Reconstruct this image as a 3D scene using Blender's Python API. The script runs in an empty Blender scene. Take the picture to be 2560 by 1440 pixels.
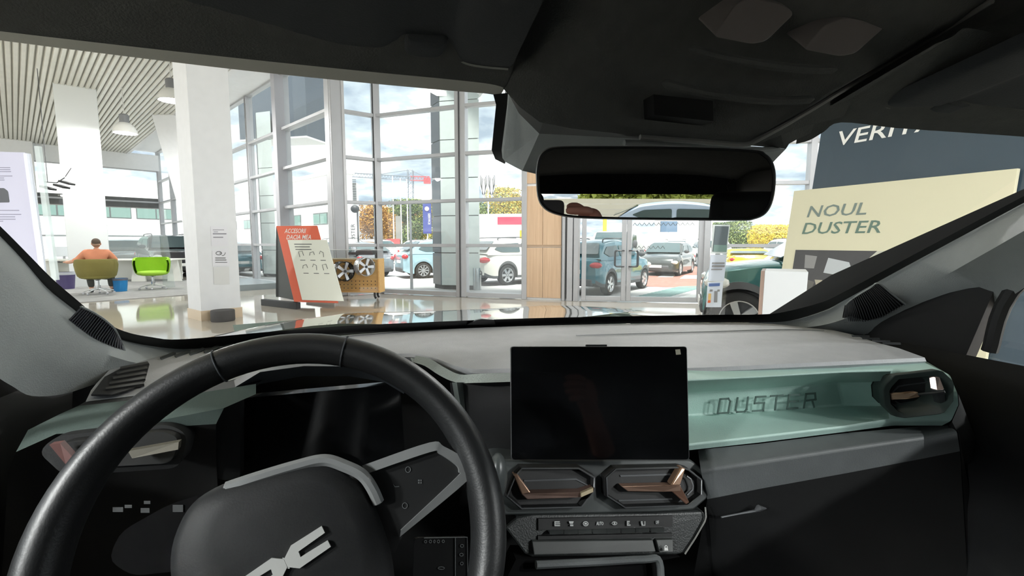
import bpy, bmesh, math, random
from mathutils import Vector, Matrix, Euler

# ------------------------------------------------------------------ camera, sky, light, exposure
SC = bpy.context.scene
COL = SC.collection
FPX = 1180.0                                   # focal length in pixels of the 2560 x 1440 frame
PITCH = math.atan((720 - 607) / FPX)
CAM = Vector((0, 0, 1.30))
CT, ST = math.cos(PITCH), math.sin(PITCH)
cd = bpy.data.cameras.new('camera')
cd.sensor_width = 36.0
cd.lens = FPX / 2560 * 36.0
cd.clip_start = 0.01
cd.clip_end = 500
cam = bpy.data.objects.new('camera', cd)
cam.location = CAM
cam.rotation_euler = (math.pi / 2 - PITCH, 0, 0)
COL.objects.link(cam)
SC.camera = cam

SKY_STRENGTH = 1.0
SUN_STRENGTH = 4.2
LAMP_WATTS = 165.0
EXPOSURE = 1.2
vs = SC.view_settings
vs.view_transform = 'Standard'
vs.look = 'None'
vs.gamma = 1.0
vs.exposure = EXPOSURE
vs.use_curve_mapping = False

W = bpy.data.worlds.new('sky')
SC.world = W
W.use_nodes = True
nt = W.node_tree
for n_ in list(nt.nodes):
    nt.nodes.remove(n_)
def wn(t, **k):
    n = nt.nodes.new(t)
    for a, b in k.items():
        setattr(n, a, b)
    return n
tc = wn('ShaderNodeTexCoord')
sep = wn('ShaderNodeSeparateXYZ')
nt.links.new(tc.outputs['Generated'], sep.inputs[0])
ad = wn('ShaderNodeMath', operation='ADD'); ad.inputs[1].default_value = 0.22
ab = wn('ShaderNodeMath', operation='ABSOLUTE')
nt.links.new(sep.outputs['Z'], ab.inputs[0]); nt.links.new(ab.outputs[0], ad.inputs[0])
dx = wn('ShaderNodeMath', operation='DIVIDE'); dy = wn('ShaderNodeMath', operation='DIVIDE')
nt.links.new(sep.outputs['X'], dx.inputs[0]); nt.links.new(ad.outputs[0], dx.inputs[1])
nt.links.new(sep.outputs['Y'], dy.inputs[0]); nt.links.new(ad.outputs[0], dy.inputs[1])
cmb = wn('ShaderNodeCombineXYZ')
nt.links.new(dx.outputs[0], cmb.inputs[0]); nt.links.new(dy.outputs[0], cmb.inputs[1])
noi = wn('ShaderNodeTexNoise'); noi.inputs['Scale'].default_value = 2.6; noi.inputs['Detail'].default_value = 7
noi.inputs['Roughness'].default_value = 0.55
nt.links.new(cmb.outputs[0], noi.inputs['Vector'])
ramp = wn('ShaderNodeValToRGB')
ramp.color_ramp.elements[0].position = 0.36; ramp.color_ramp.elements[0].color = (0.26, 0.32, 0.38, 1)
ramp.color_ramp.elements[1].position = 0.57; ramp.color_ramp.elements[1].color = (1.0, 1.0, 1.0, 1)
e = ramp.color_ramp.elements.new(0.48); e.color = (0.46, 0.52, 0.56, 1)
nt.links.new(noi.outputs['Fac'], ramp.inputs[0])
bg = wn('ShaderNodeBackground'); bg.inputs['Strength'].default_value = SKY_STRENGTH
wo = wn('ShaderNodeOutputWorld')
nt.links.new(ramp.outputs[0], bg.inputs[0]); nt.links.new(bg.outputs[0], wo.inputs[0])

sd = bpy.data.lights.new('sun', 'SUN')
sd.energy = SUN_STRENGTH
sd.angle = math.radians(12)
sd.color = (1.0, 0.96, 0.9)
sun = bpy.data.objects.new('sun', sd)
sun.rotation_euler = (math.radians(20), math.radians(6), math.radians(-20))   # high, from behind the building
COL.objects.link(sun)

# ------------------------------------------------------------------ pixel geometry (real depths are always given)
def ray(u, v):
    a = (u - 1280) / FPX; b = (720 - v) / FPX
    return Vector((a, CT + b * ST, -ST + b * CT))
def PD(u, v, d):                 # at a depth along the lens axis
    return CAM + ray(u, v) * d
def PY(u, v, y):                 # at a distance y ahead
    r = ray(u, v); return CAM + r * (y / r.y)
def PZ(u, v, z):                 # at a height z over the floor
    r = ray(u, v); return CAM + r * ((z - CAM.z) / r.z)
PSI = math.radians(15.05)        # the car we sit in points 15 degrees left of the lens
CR = Vector((math.cos(PSI), math.sin(PSI), 0))
CF = Vector((-math.sin(PSI), math.cos(PSI), 0))
RC = -0.277
def K(r, f, z):                  # car frame: r right of centre, f ahead of the lens, z over the lens
    return CAM + CR * (r - RC) + CF * f + Vector((0, 0, z))
def PF(u, v, f):                 # pixel at car depth f
    d = ray(u, v); return CAM + d * (f / d.dot(CF))
def PH(u, v, z):                 # pixel at height z relative to the lens
    d = ray(u, v); return CAM + d * (z / d.z)
def ws_f(r, z):
    fb = 1.13 - 0.12 * (r / 0.7) ** 2; ft = 0.53 - 0.08 * (r / 0.6) ** 2
    return fb + (ft - fb) * (z + 0.2) / 0.368
def PW(u, v, k=1.0):             # pixel on the windshield surface, k<1 towards the lens
    d = ray(u, v); lo, hi = 0.05, 4.0
    for _ in range(50):
        t = (lo + hi) / 2; p = d * t
        if p.dot(CF) < ws_f(p.dot(CR) + RC, p.z): lo = t
        else: hi = t
    return CAM + d * (lo * k)

# ------------------------------------------------------------------ materials
def lin(c):
    c = c / 255.0
    return c / 12.92 if c <= 0.04045 else ((c + 0.055) / 1.055) ** 2.4
MATS = {}
def mat(name, rgb, rough=0.5, metal=0.0, coat=0.0, var=0.0, scale=8.0, bump=0.0, bscale=60.0, emit=0.0, spec=0.5):
    if name in MATS: return MATS[name]
    m = bpy.data.materials.new(name); m.use_nodes = True
    t = m.node_tree; b = t.nodes['Principled BSDF']
    c = (lin(rgb[0]), lin(rgb[1]), lin(rgb[2]), 1)
    b.inputs['Base Color'].default_value = c
    b.inputs['Roughness'].default_value = rough
    b.inputs['Metallic'].default_value = metal
    b.inputs['Coat Weight'].default_value = coat
    b.inputs['Coat Roughness'].default_value = 0.03
    b.inputs['Specular IOR Level'].default_value = spec
    if emit:
        b.inputs['Emission Color'].default_value = c; b.inputs['Emission Strength'].default_value = emit
    tcn = t.nodes.new('ShaderNodeTexCoord')
    if var:
        n = t.nodes.new('ShaderNodeTexNoise'); n.inputs['Scale'].default_value = scale; n.inputs['Detail'].default_value = 4
        t.links.new(tcn.outputs['Object'], n.inputs['Vector'])
        r = t.nodes.new('ShaderNodeValToRGB')
        r.color_ramp.elements[0].position = 0.3; r.color_ramp.elements[1].position = 0.7
        r.color_ramp.elements[0].color = tuple(max(0, x * (1 - var)) for x in c[:3]) + (1,)
        r.color_ramp.elements[1].color = tuple(min(1, x * (1 + var)) for x in c[:3]) + (1,)
        t.links.new(n.outputs['Fac'], r.inputs[0]); t.links.new(r.outputs[0], b.inputs['Base Color'])
    if bump:
        n = t.nodes.new('ShaderNodeTexNoise'); n.inputs['Scale'].default_value = bscale; n.inputs['Detail'].default_value = 3
        t.links.new(tcn.outputs['Object'], n.inputs['Vector'])
        bp = t.nodes.new('ShaderNodeBump'); bp.inputs['Strength'].default_value = bump; bp.inputs['Distance'].default_value = 0.01
        t.links.new(n.outputs['Fac'], bp.inputs['Height']); t.links.new(bp.outputs[0], b.inputs['Normal'])
    MATS[name] = m
    return m
def glass(name, tint=(1, 1, 1), gloss=1.0, ior=1.45, rough=0.0, gmin=0.04, gmax=0.5, cover=0.0, ccol=(0.8, 0.85, 0.85)):
    if name in MATS: return MATS[name]
    m = bpy.data.materials.new(name); m.use_nodes = True; t = m.node_tree
    for n in list(t.nodes): t.nodes.remove(n)
    tr = t.nodes.new('ShaderNodeBsdfTransparent'); tr.inputs[0].default_value = tint + (1,)
    gl = t.nodes.new('ShaderNodeBsdfGlossy'); gl.inputs['Roughness'].default_value = rough
    gl.inputs[0].default_value = (gloss, gloss, gloss, 1)
    lw = t.nodes.new('ShaderNodeLayerWeight'); lw.inputs[0].default_value = 0.5      # same from both sides of the sheet
    pw = t.nodes.new('ShaderNodeMath'); pw.operation = 'POWER'; pw.inputs[1].default_value = 5.0
    fr = t.nodes.new('ShaderNodeMath'); fr.operation = 'MULTIPLY_ADD'; fr.inputs[1].default_value = gmax; fr.inputs[2].default_value = gmin
    t.links.new(lw.outputs['Facing'], pw.inputs[0]); t.links.new(pw.outputs[0], fr.inputs[0])
    mx = t.nodes.new('ShaderNodeMixShader'); o = t.nodes.new('ShaderNodeOutputMaterial')
    t.links.new(fr.outputs[0], mx.inputs[0]); t.links.new(tr.outputs[0], mx.inputs[1]); t.links.new(gl.outputs[0], mx.inputs[2])
    last = mx
    if cover:
        df = t.nodes.new('ShaderNodeBsdfDiffuse'); df.inputs[0].default_value = ccol + (1,)
        m2 = t.nodes.new('ShaderNodeMixShader'); m2.inputs[0].default_value = cover
        t.links.new(mx.outputs[0], m2.inputs[1]); t.links.new(df.outputs[0], m2.inputs[2]); last = m2
    t.links.new(last.outputs[0], o.inputs[0])
    MATS[name] = m
    return m
def wood(name, c1, c2, rough=0.45, sx=2.0, sz=30.0, axis=2):
    if name in MATS: return MATS[name]
    m = mat(name, c1, rough); t = m.node_tree; b = t.nodes['Principled BSDF']
    tcn = t.nodes.new('ShaderNodeTexCoord'); mp = t.nodes.new('ShaderNodeMapping')
    s = [sz, sz, sz]; s[axis] = sx; mp.inputs['Scale'].default_value = s
    t.links.new(tcn.outputs['Object'], mp.inputs[0])
    n = t.nodes.new('ShaderNodeTexNoise'); n.inputs['Scale'].default_value = 1.0; n.inputs['Detail'].default_value = 5
    t.links.new(mp.outputs[0], n.inputs['Vector'])
    r = t.nodes.new('ShaderNodeValToRGB')
    r.color_ramp.elements[0].position = 0.3; r.color_ramp.elements[1].position = 0.7
    r.color_ramp.elements[0].color = tuple(lin(x) for x in c1) + (1,)
    r.color_ramp.elements[1].color = tuple(lin(x) for x in c2) + (1,)
    t.links.new(n.outputs['Fac'], r.inputs[0]); t.links.new(r.outputs[0], b.inputs['Base Color'])
    return m

# ------------------------------------------------------------------ mesh builder
class MB:
    def __init__(s):
        s.v = []; s.f = []; s.m = []
    def add(s, vs_, fs, mi=0):
        o = len(s.v); s.v += [Vector(p) for p in vs_]
        for f in fs:
            s.f.append([i + o for i in f]); s.m.append(mi)
        return s
    def box(s, c, size, rot=None, mi=0):
        x, y, z = [k / 2 for k in size]
        p = [Vector(q) for q in ((-x,-y,-z),(x,-y,-z),(x,y,-z),(-x,y,-z),(-x,-y,z),(x,-y,z),(x,y,z),(-x,y,z))]
        M = rot.to_3x3() if rot is not None else Matrix.Identity(3)
        return s.add([M @ q + Vector(c) for q in p], [(0,3,2,1),(4,5,6,7),(0,1,5,4),(1,2,6,5),(2,3,7,6),(3,0,4,7)], mi)
    def hexa(s, p, mi=0):       # 4 bottom/front corners then 4 top/back corners
        return s.add(p, [(0,3,2,1),(4,5,6,7),(0,1,5,4),(1,2,6,5),(2,3,7,6),(3,0,4,7)], mi)
    def prism(s, pts, vec, mi=0):
        n = len(pts); vec = Vector(vec)
        a = [Vector(p) for p in pts]
        return s.add(a + [p + vec for p in a], [list(range(n))[::-1], list(range(n, 2 * n))] + [(i, (i + 1) % n, (i + 1) % n + n, i + n) for i in range(n)], mi)
    def grid(s, rows, mi=0, close=False):
        n = len(rows[0]); vs_ = [p for r in rows for p in r]
        fs = []
        for i in range(len(rows) - 1):
            for j in range(n if close else n - 1):
                k = (j + 1) % n
                fs.append((i * n + j, i * n + k, (i + 1) * n + k, (i + 1) * n + j))
        return s.add(vs_, fs, mi)
    def lathe(s, prof, n=24, M=None, mi=0, cap=False):
        M = M or Matrix.Identity(4)
        rows = [[M @ Vector((r * math.cos(2 * math.pi * i / n), r * math.sin(2 * math.pi * i / n), z)) for i in range(n)] for r, z in prof]
        s.grid(rows, mi, True)
        if cap:
            o = len(s.v) - n * len(prof)
            s.f.append([o + i for i in range(n)][::-1]); s.m.append(mi)
            o2 = len(s.v) - n
            s.f.append([o2 + i for i in range(n)]); s.m.append(mi)
        return s
    def tube(s, path, r, n=8, mi=0, closed=False, cap=True):
        path = [Vector(p) for p in path]; rows = []
        N = len(path); rr = r if isinstance(r, (list, tuple)) else [r] * N
        up = None
        for i, p in enumerate(path):
            a = path[i - 1] if (i > 0 or closed) else p
            b = path[(i + 1) % N] if (i < N - 1 or closed) else p
            t = (b - a).normalized()
            if up is None:
                up = Vector((0, 0, 1)) if abs(t.z) < 0.9 else Vector((1, 0, 0))
            x = t.cross(up).normalized(); y = x.cross(t).normalized(); up = y
            rows.append([p + (x * math.cos(2 * math.pi * k / n) + y * math.sin(2 * math.pi * k / n)) * rr[i] for k in range(n)])
        if closed: rows.append(rows[0])
        o = len(s.v); s.grid(rows, mi, True)
        if cap and not closed:
            s.f.append([o + k for k in range(n)]); s.m.append(mi)
            o2 = o + (N - 1) * n
            s.f.append([o2 + k for k in range(n)][::-1]); s.m.append(mi)
        return s
    def ball(s, c, rad, n=14, m=9, M=None, mi=0):
        rx = rad if isinstance(rad, (list, tuple)) else (rad, rad, rad)
        M = M.to_3x3() if M is not None else Matrix.Identity(3); c = Vector(c); rows = []
        for i in range(m + 1):
            a = math.pi * i / m - math.pi / 2
            rows.append([c + M @ Vector((rx[0] * math.cos(a) * math.cos(2 * math.pi * k / n), rx[1] * math.cos(a) * math.sin(2 * math.pi * k / n), rx[2] * math.sin(a))) for k in range(n)])
        return s.grid(rows, mi, True)
    def mesh(s, name, mats, smooth=35):
        me = bpy.data.meshes.new(name)
        bm = bmesh.new()
        vv = [bm.verts.new(p) for p in s.v]
        for f, mi in zip(s.f, s.m):
            try:
                fc = bm.faces.new([vv[i] for i in f]); fc.material_index = mi
            except ValueError:
                pass
        bmesh.ops.remove_doubles(bm, verts=bm.verts, dist=1e-5)
        bmesh.ops.recalc_face_normals(bm, faces=bm.faces)
        if smooth:
            lim = math.radians(smooth)
            for fc in bm.faces: fc.smooth = True
            for e_ in bm.edges:
                if len(e_.link_faces) == 2 and e_.calc_face_angle(0) > lim: e_.smooth = False
        bm.to_mesh(me); bm.free()
        for m_ in (mats if isinstance(mats, (list, tuple)) else [mats]): me.materials.append(m_)
        return me
    def build(s, name, mats, parent=None, smooth=35, bevel=0.0, sub=0, seg=2):
        return link(name, s.mesh(name, mats, smooth), parent, bevel, sub, seg)
def link(name, me, parent=None, bevel=0.0, sub=0, seg=2):
    o = bpy.data.objects.new(name, me); COL.objects.link(o)
    if parent is not None:
        o.parent = parent
        root = parent
        while root.parent: root = root.parent
        if root.get('_world'):            # parts given in world coordinates
            if parent is root: o.matrix_parent_inverse = Matrix.Translation(-Vector(root.location))
    if bevel:
        b = o.modifiers.new('bevel', 'BEVEL'); b.width = bevel; b.segments = seg; b.limit_method = 'ANGLE'; b.angle_limit = math.radians(30)
        b.harden_normals = False
    if sub:
        m = o.modifiers.new('sub', 'SUBSURF'); m.levels = sub; m.render_levels = sub
    return o
def tag(o, label=None, cat=None, group=None, kind=None):
    if label: o['label'] = label
    if cat: o['category'] = cat
    if group: o['group'] = group
    if kind: o['kind'] = kind
    return o
def thing(name, label, cat, loc=(0, 0, 0), rz=0.0, group=None, world=False):
    o = bpy.data.objects.new(name, None); COL.objects.link(o)
    o.empty_display_size = 0.1
    o.location = loc; o.rotation_euler = (0, 0, rz)
    if world: o['_world'] = 1
    return tag(o, label, cat, group)
def struct(name, loc=(0, 0, 0), rz=0.0):
    o = bpy.data.objects.new(name, None); COL.objects.link(o)
    o.location = loc; o.rotation_euler = (0, 0, rz); o['kind'] = 'structure'
    return o
def copy_tree(o, parent=None):
    c = o.copy(); COL.objects.link(c)
    if parent is not None: c.parent = parent
    for ch in list(o.children): copy_tree(ch, c)
    return c
def basis(o, x, y):              # matrix with origin o, x and y directions
    x = Vector(x).normalized(); z = x.cross(Vector(y)).normalized(); y = z.cross(x)
    M = Matrix.Identity(4)
    for i in range(3): M[i][0] = x[i]; M[i][1] = y[i]; M[i][2] = z[i]; M[i][3] = o[i]
    return M
def text(name, s, M, size, m, parent=None, sx=1.0, shear=0.0, ext=0.0005, align='LEFT', space=1.0):
    cu = bpy.data.curves.new(name, 'FONT'); cu.body = s; cu.size = size; cu.extrude = ext; cu.shear = shear
    cu.align_x = align; cu.space_character = space; cu.resolution_u = 2
    cu.offset = size * 0.008
    tmp = bpy.data.objects.new(name, cu)
    me = bpy.data.meshes.new_from_object(tmp); bpy.data.objects.remove(tmp); bpy.data.curves.remove(cu)
    T = M @ Matrix.Diagonal((sx, 1, 1, 1))
    me.transform(T); me.materials.clear(); me.materials.append(m); me.name = name
    return link(name, me, parent)
def rounded(pts, r, n=4):        # round the corners of a 3-D polygon
    out = []; N = len(pts); pts = [Vector(p) for p in pts]
    for i, p in enumerate(pts):
        a = pts[i - 1]; b = pts[(i + 1) % N]
        da = (a - p); db = (b - p)
        ra = min(r, da.length * 0.45); rb = min(r, db.length * 0.45)
        A = p + da.normalized() * ra; B = p + db.normalized() * rb
        for k in range(n + 1):
            t = k / n
            out.append(A * (1 - t) ** 2 + p * 2 * t * (1 - t) + B * t * t)
    return out
def lerp(a, b, t): return a + (b - a) * t
def polyl(pts, t):               # point on a polyline of vectors, t in 0..1
    x = t * (len(pts) - 1); i = min(int(x), len(pts) - 2)
    return pts[i].lerp(pts[i + 1], x - i)
def smoothpath(pts, n=8):
    pts = [Vector(p) for p in pts]; out = []
    for i in range(len(pts) - 1):
        p0 = pts[max(i - 1, 0)]; p1 = pts[i]; p2 = pts[i + 1]; p3 = pts[min(i + 2, len(pts) - 1)]
        for k in range(n):
            t = k / n
            out.append(0.5 * ((2 * p1) + (p2 - p0) * t + (2 * p0 - 5 * p1 + 4 * p2 - p3) * t * t + (3 * p1 - p0 - 3 * p2 + p3) * t ** 3))
    out.append(pts[-1]); return out

M_white = mat('white_paint', (232, 234, 236), 0.6, var=0.02)
M_alu = mat('grey_aluminium', (184, 185, 188), 0.45, 0.35, var=0.04, scale=3)
M_alud = mat('dark_joint', (60, 60, 62), 0.6)
M_pane = glass('window_glass', (0.97, 0.985, 0.985), 1.0, 1.35, gmin=.03, gmax=.4, cover=.035, ccol=(.85, .88, .88))  # thin white diffuse cover added for a milky haze
M_black = mat('black_plastic', (30, 31, 32), 0.5)
M_dark = mat('dark_grey', (58, 60, 62), 0.55)
M_chrome = mat('chrome', (205, 207, 208), 0.15, 1.0)
M_rubber = mat('tyre_rubber', (38, 38, 38), 0.8, bump=0.2, bscale=40)

# ------------------------------------------------------------------ the showroom
D1 = Vector((-0.724, 0.690, 0)).normalized()       # along the long front wall
D2 = Vector((-D1.y, D1.x, 0))                      # into the room (towards the camera side)
if D2.y > 0: D2 = -D2
PB = Vector((-4.27, 11.6, 0)); PC = Vector((-3.43, 12.2, 0)); PDv = Vector((-1.25, 11.35, 0)); PE = Vector((0.30, 10.9, 0))
PFv = Vector((1.12, 10.65, 0)); PG1 = Vector((1.50, 10.52, 0)); PG2 = Vector((4.22, 10.15, 0)); PHv = Vector((12.0, 9.2, 0))
PA = PB + D1 * 3.0; P0 = PB + D1 * 5.75; L2 = PB + D1 * 19.6
CEIL = 5.72; SOFFIT = 5.95
TR = [1.2, 2.26, 3.34, 4.42]

def floor_material():
    m = mat('polished_floor', (194, 187, 174), 0.06, var=0.05, scale=0.8, spec=0.75)
    t = m.node_tree; b = t.nodes['Principled BSDF']
    return m
fl = MB()
fl.add([(-34, 30, 0), (-26, -14, 0), (16, -14, 0), PHv + Vector((3, -.3, 0)), PG2, PG1, PE, PDv, PC, PB, L2],
       [list(range(11))[::-1]])
tag(fl.build('floor', floor_material(), smooth=0), kind='structure')
# concrete base under the floor, joined to the ground outside
E1 = [P0, PB, PC, PDv, PE, PG1, PG2, PHv]

ground = struct('ground')
gm = MB(); gm.add([(-150, -120, -0.1), (150, -120, -0.1), (150, 220, -0.1), (-150, 220, -0.1)], [(0, 1, 2, 3)])
M_asph = mat('pale_asphalt', (176, 176, 174), 0.75, var=0.12, scale=1.2, bump=0.1, bscale=30)
gm.build('asphalt', M_asph, ground, smooth=0)
M_red = mat('red_brick_paving', (158, 112, 100), 0.8, var=0.15, scale=6)
M_line = mat('road_paint', (240, 238, 230), 0.7)
def ground_patch(name, pts, m, h=0.006):
    b = MB(); b.prism([(p.x, p.y, -0.1) for p in pts], (0, 0, h)); return b.build(name, m, ground, smooth=0)
ground_patch('brick_paving', [PZ(1600, 716, -.1), PZ(1790, 722, -.1), PZ(1900, 690, -.1), PZ(1800, 664, -.1), PZ(1600, 672, -.1)], M_red, 0.008)
for (a, b_, c, d) in (((1612, 690), (1640, 690), (1636, 682), (1606, 682)), ((1645, 693), (1682, 693), (1694, 686), (1660, 686)),
                      ((1700, 697), (1742, 697), (1752, 689), (1712, 689))):
    ground_patch('zebra_stripe', [PZ(*a, -.1), PZ(*b_, -.1), PZ(*c, -.1), PZ(*d, -.1)], M_line, 0.014)
ground_patch('parking_line', [PZ(1606, 681, -.1), PZ(1640, 676, -.1), PZ(1640, 674, -.1), PZ(1606, 678, -.1)], M_line, 0.014)
M_grat = mat('mat_grating', (120, 150, 146), 0.7, var=0.1, scale=2)
M_tact = mat('pale_tactile', (232, 231, 226), 0.7)
# entrance: ribbed mat and white tactile stripes outside the door
def ribs(name, c0, c1, c2, n, m, w):
    for i in range(n):
        t0 = i / n; t1 = (i + w) / n
        ground_patch(name, [c0.lerp(c1, t0), c0.lerp(c1, t1), c0.lerp(c1, t1) + c2, c0.lerp(c1, t0) + c2], m, 0.012)
ribs('entrance_mat_rib', PZ(1575, 745, -.1), PZ(1700, 716, -.1), Vector((1.15, .35, 0)), 14, M_grat, .6)
ribs('tactile_strip', PZ(1665, 752, -.1), PZ(1760, 728, -.1), Vector((1.6, .3, 0)), 7, M_tact, .65)

def bar(mb, p, q, w, d, z0=None, z1=None):
    """horizontal bar from p to q (2-D points at their own z), w = height, d = depth"""
    p = Vector(p); q = Vector(q); t = (q - p); L = t.length; t.normalize()
    n = Vector((-t.y, t.x, 0)).normalized()
    return mb.box((p + q) / 2, (L, d, w), basis(Vector((0, 0, 0)), t, n))
def post(mb, p, w, d, z0, z1, t):
    n = Vector((-t.y, t.x, 0))
    return mb.box((p.x, p.y, (z0 + z1) / 2), (w, d, z1 - z0), basis(Vector((0, 0, 0)), t, n))
WN = [0]
def window(p, q, cols, top=SOFFIT, trs=TR, mw=0.09, md=0.14, sill=0.10, ends=(1, 1)):
    WN[0] += 1
    o = struct('window_%d' % WN[0])
    t = (q - p); L = t.length; t = t.normalized()
    xs = [L * i / cols for i in range(cols + 1)]
    for i, x in enumerate(xs):
        if (i == 0 and not ends[0]) or (i == cols and not ends[1]): continue
        post(MB(), p, 1, 1, 0, 1, t)
        b = MB(); post(b, p + t * x, mw, md, 0, top, t); b.build('mullion', M_alu, o, bevel=0.006)
    zs = [0.02] + list(trs) + [top - 0.05]
    for i, z in enumerate(zs):
        h = 0.10 if i in (0, len(zs) - 1) else 0.075
        for c in range(cols):
            a = p + t * (xs[c] + mw / 2); b_ = p + t * (xs[c + 1] - mw / 2)
            b = MB(); bar(b, a + Vector((0, 0, z + h / 2)), b_ + Vector((0, 0, z + h / 2)), h, md * 0.8); b.build('transom', M_alu, o, bevel=0.005)
            if i < len(zs) - 1:
                z0 = z + h; z1 = zs[i + 1]
                g = MB(); bar(g, a + Vector((0, 0, (z0 + z1) / 2)), b_ + Vector((0, 0, (z0 + z1) / 2)), z1 - z0, 0.008)
                g.build('pane', M_pane, o, smooth=0)
    return o
window(P0, PA, 1, mw=0.16, md=0.2)
window(PA, PB, 1, mw=0.20, md=0.3)
window(PB, PC, 1, mw=0.16, md=0.2, ends=(0, 1))
window(PC, PDv, 1, mw=0.12, md=0.2, ends=(0, 1))
window(PDv, PE, 1, mw=0.12, md=0.2, ends=(0, 1))
window(L2, P0, 5, mw=0.14, md=0.2)
window(PG2, PHv, 4, trs=[1.2, 2.5, 3.34, 4.42], mw=0.12, md=0.2, ends=(0, 1))
# steel posts in the corners of the zig-zag front
b = MB(); post(b, PB + Vector((.0, .0, 0)), .34, .28, 0, SOFFIT, D1); tag(b.build('trim_1', M_alu, bevel=0.02), kind='structure')
b = MB(); post(b, PB + Vector((.22, .02, 0)), .07, .10, 0, SOFFIT, (PC - PB).normalized()); tag(b.build('trim_2', mat('pale_steel', (200, 200, 202), .4, .3), bevel=0.01), kind='structure')
b = MB(); post(b, PDv + Vector((.12, .0, 0)), .14, .24, 0, SOFFIT, Vector((1, -.25, 0)).normalized()); tag(b.build('trim_3', M_alu, bevel=0.015), kind='structure')
b = MB(); post(b, PDv + Vector((.035, -.03, 0)), .015, .22, 0, SOFFIT, Vector((1, -.25, 0)).normalized()); tag(b.build('trim_4', M_alud), kind='structure')
b = MB(); post(b, PC + Vector((-.03, -.06, 0)), .012, .10, 0.02, SOFFIT, Vector((1, -.3, 0)).normalized()); tag(b.build('trim_5', M_alud), kind='structure')
b = MB(); post(b, PA + D2 * .12, .26, .26, 0, SOFFIT, D1); tag(b.build('trim_6', mat('pale_lilac_grey', (178, 178, 184), .5), bevel=0.01), kind='structure')

# timber clad pier between the windows and the door
pier = struct('wall_pier')
M_tim = wood('pale_timber', (205, 172, 140), (222, 192, 160), 0.5, 1.2, 26, 2)
tp = (PFv - PE).normalized(); npn = Vector((tp.y, -tp.x, 0))
LW = (PFv - PE).length
b = MB(); post(b, (PE + PFv) / 2 - npn * .12, LW, .3, 0, SOFFIT, tp); b.build('core', M_white, pier)
zs = [0.02, 1.22, 2.6, 4.0, SOFFIT]
for i in range(4):
    for c in range(2):
        w_ = LW / 2
        cpt = PE + tp * (w_ * (c + .5)) + npn * .045
        b = MB(); post(b, cpt, w_ - .008, .035, zs[i] + .03, zs[i + 1] - .03, tp); b.build('timber_panel', M_tim, pier, bevel=.004)
b = MB(); post(b, (PE + PFv) / 2 + npn * .035, LW, .03, 1.2, 1.27, tp); b.build('joint_strip', mat('beige_strip', (190, 165, 140), .5), pier)

# entrance door with two unequal leaves
door = struct('door_1')
td = (PG2 - PG1).normalized(); LD = (PG2 - PG1).length
tf = (PG1 - PFv).normalized()
for x, w_ in ((.06, .07), (.20, .13), (.34, .11)):
    b = MB(); post(b, PFv + tf * x, w_, .2, 0, SOFFIT, tf); b.build('jamb', M_alu, door, bevel=.008)
b = MB(); post(b, PFv + tf * .115, .025, .19, .05, SOFFIT, tf); b.build('jamb_gap', M_alud, door)
xm = 1.02
def leaf(x0, x1):
    for x in (x0 + .05, x1 - .05):
        b = MB(); post(b, PG1 + td * x, .10, .07, .02, 2.42, td); b.build('stile', M_alu, door, bevel=.008)
    for z in (.07, 2.37):
        b = MB(); bar(b, PG1 + td * (x0 + .1) + Vector((0, 0, z)), PG1 + td * (x1 - .1) + Vector((0, 0, z)), .10, .06); b.build('rail', M_alu, door, bevel=.006)
    g = MB(); bar(g, PG1 + td * (x0 + .1) + Vector((0, 0, 1.22)), PG1 + td * (x1 - .1) + Vector((0, 0, 1.22)), 2.2, .008); g.build('pane', M_pane, door, smooth=0)
leaf(.05, xm - .005); leaf(xm + .005, LD - .12)
b = MB(); post(b, PG2 - td * .06, .13, .2, 0, SOFFIT, td); b.build('jamb', M_alu, door, bevel=.008)
b = MB(); bar(b, PG1 + Vector((0, 0, 2.5)), PG2 + Vector((0, 0, 2.5)), .14, .18); b.build('header', M_alu, door, bevel=.008)
for z in (3.38, 4.46, 5.9):
    b = MB(); bar(b, PG1 + Vector((0, 0, z)), PG2 + Vector((0, 0, z)), .08, .16); b.build('transom', M_alu, door, bevel=.005)
for z0, z1 in ((2.57, 3.34), (3.42, 4.42), (4.5, 5.86)):
    g = MB(); bar(g, PG1 + Vector((0, 0, (z0 + z1) / 2)), PG2 + Vector((0, 0, (z0 + z1) / 2)), z1 - z0, .008); g.build('pane', M_pane, door, smooth=0)
ndr = Vector((td.y, -td.x, 0))
M_hand = mat('grey_handle', (92, 94, 96), .35, .6)
for s_ in (-1, 1):
    for side in (1, -1):
        base = PG1 + td * (xm + s_ * .045) + ndr * .035 * side
        out_ = ndr * .06 * side; sw = td * (s_ * .20)
        pth = rounded([base + Vector((0, 0, 1.13)), base + Vector((0, 0, 1.13)) + sw * .2 + out_, base + Vector((0, 0, 1.13)) + sw + out_, base + Vector((0, 0, .78)) + sw + out_, base + Vector((0, 0, .78)) + sw * .2 + out_, base + Vector((0, 0, .78))], .05, 4)
        b = MB(); b.tube(pth[3:-3], .015, 8); b.build('handle', M_hand, door)

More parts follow.
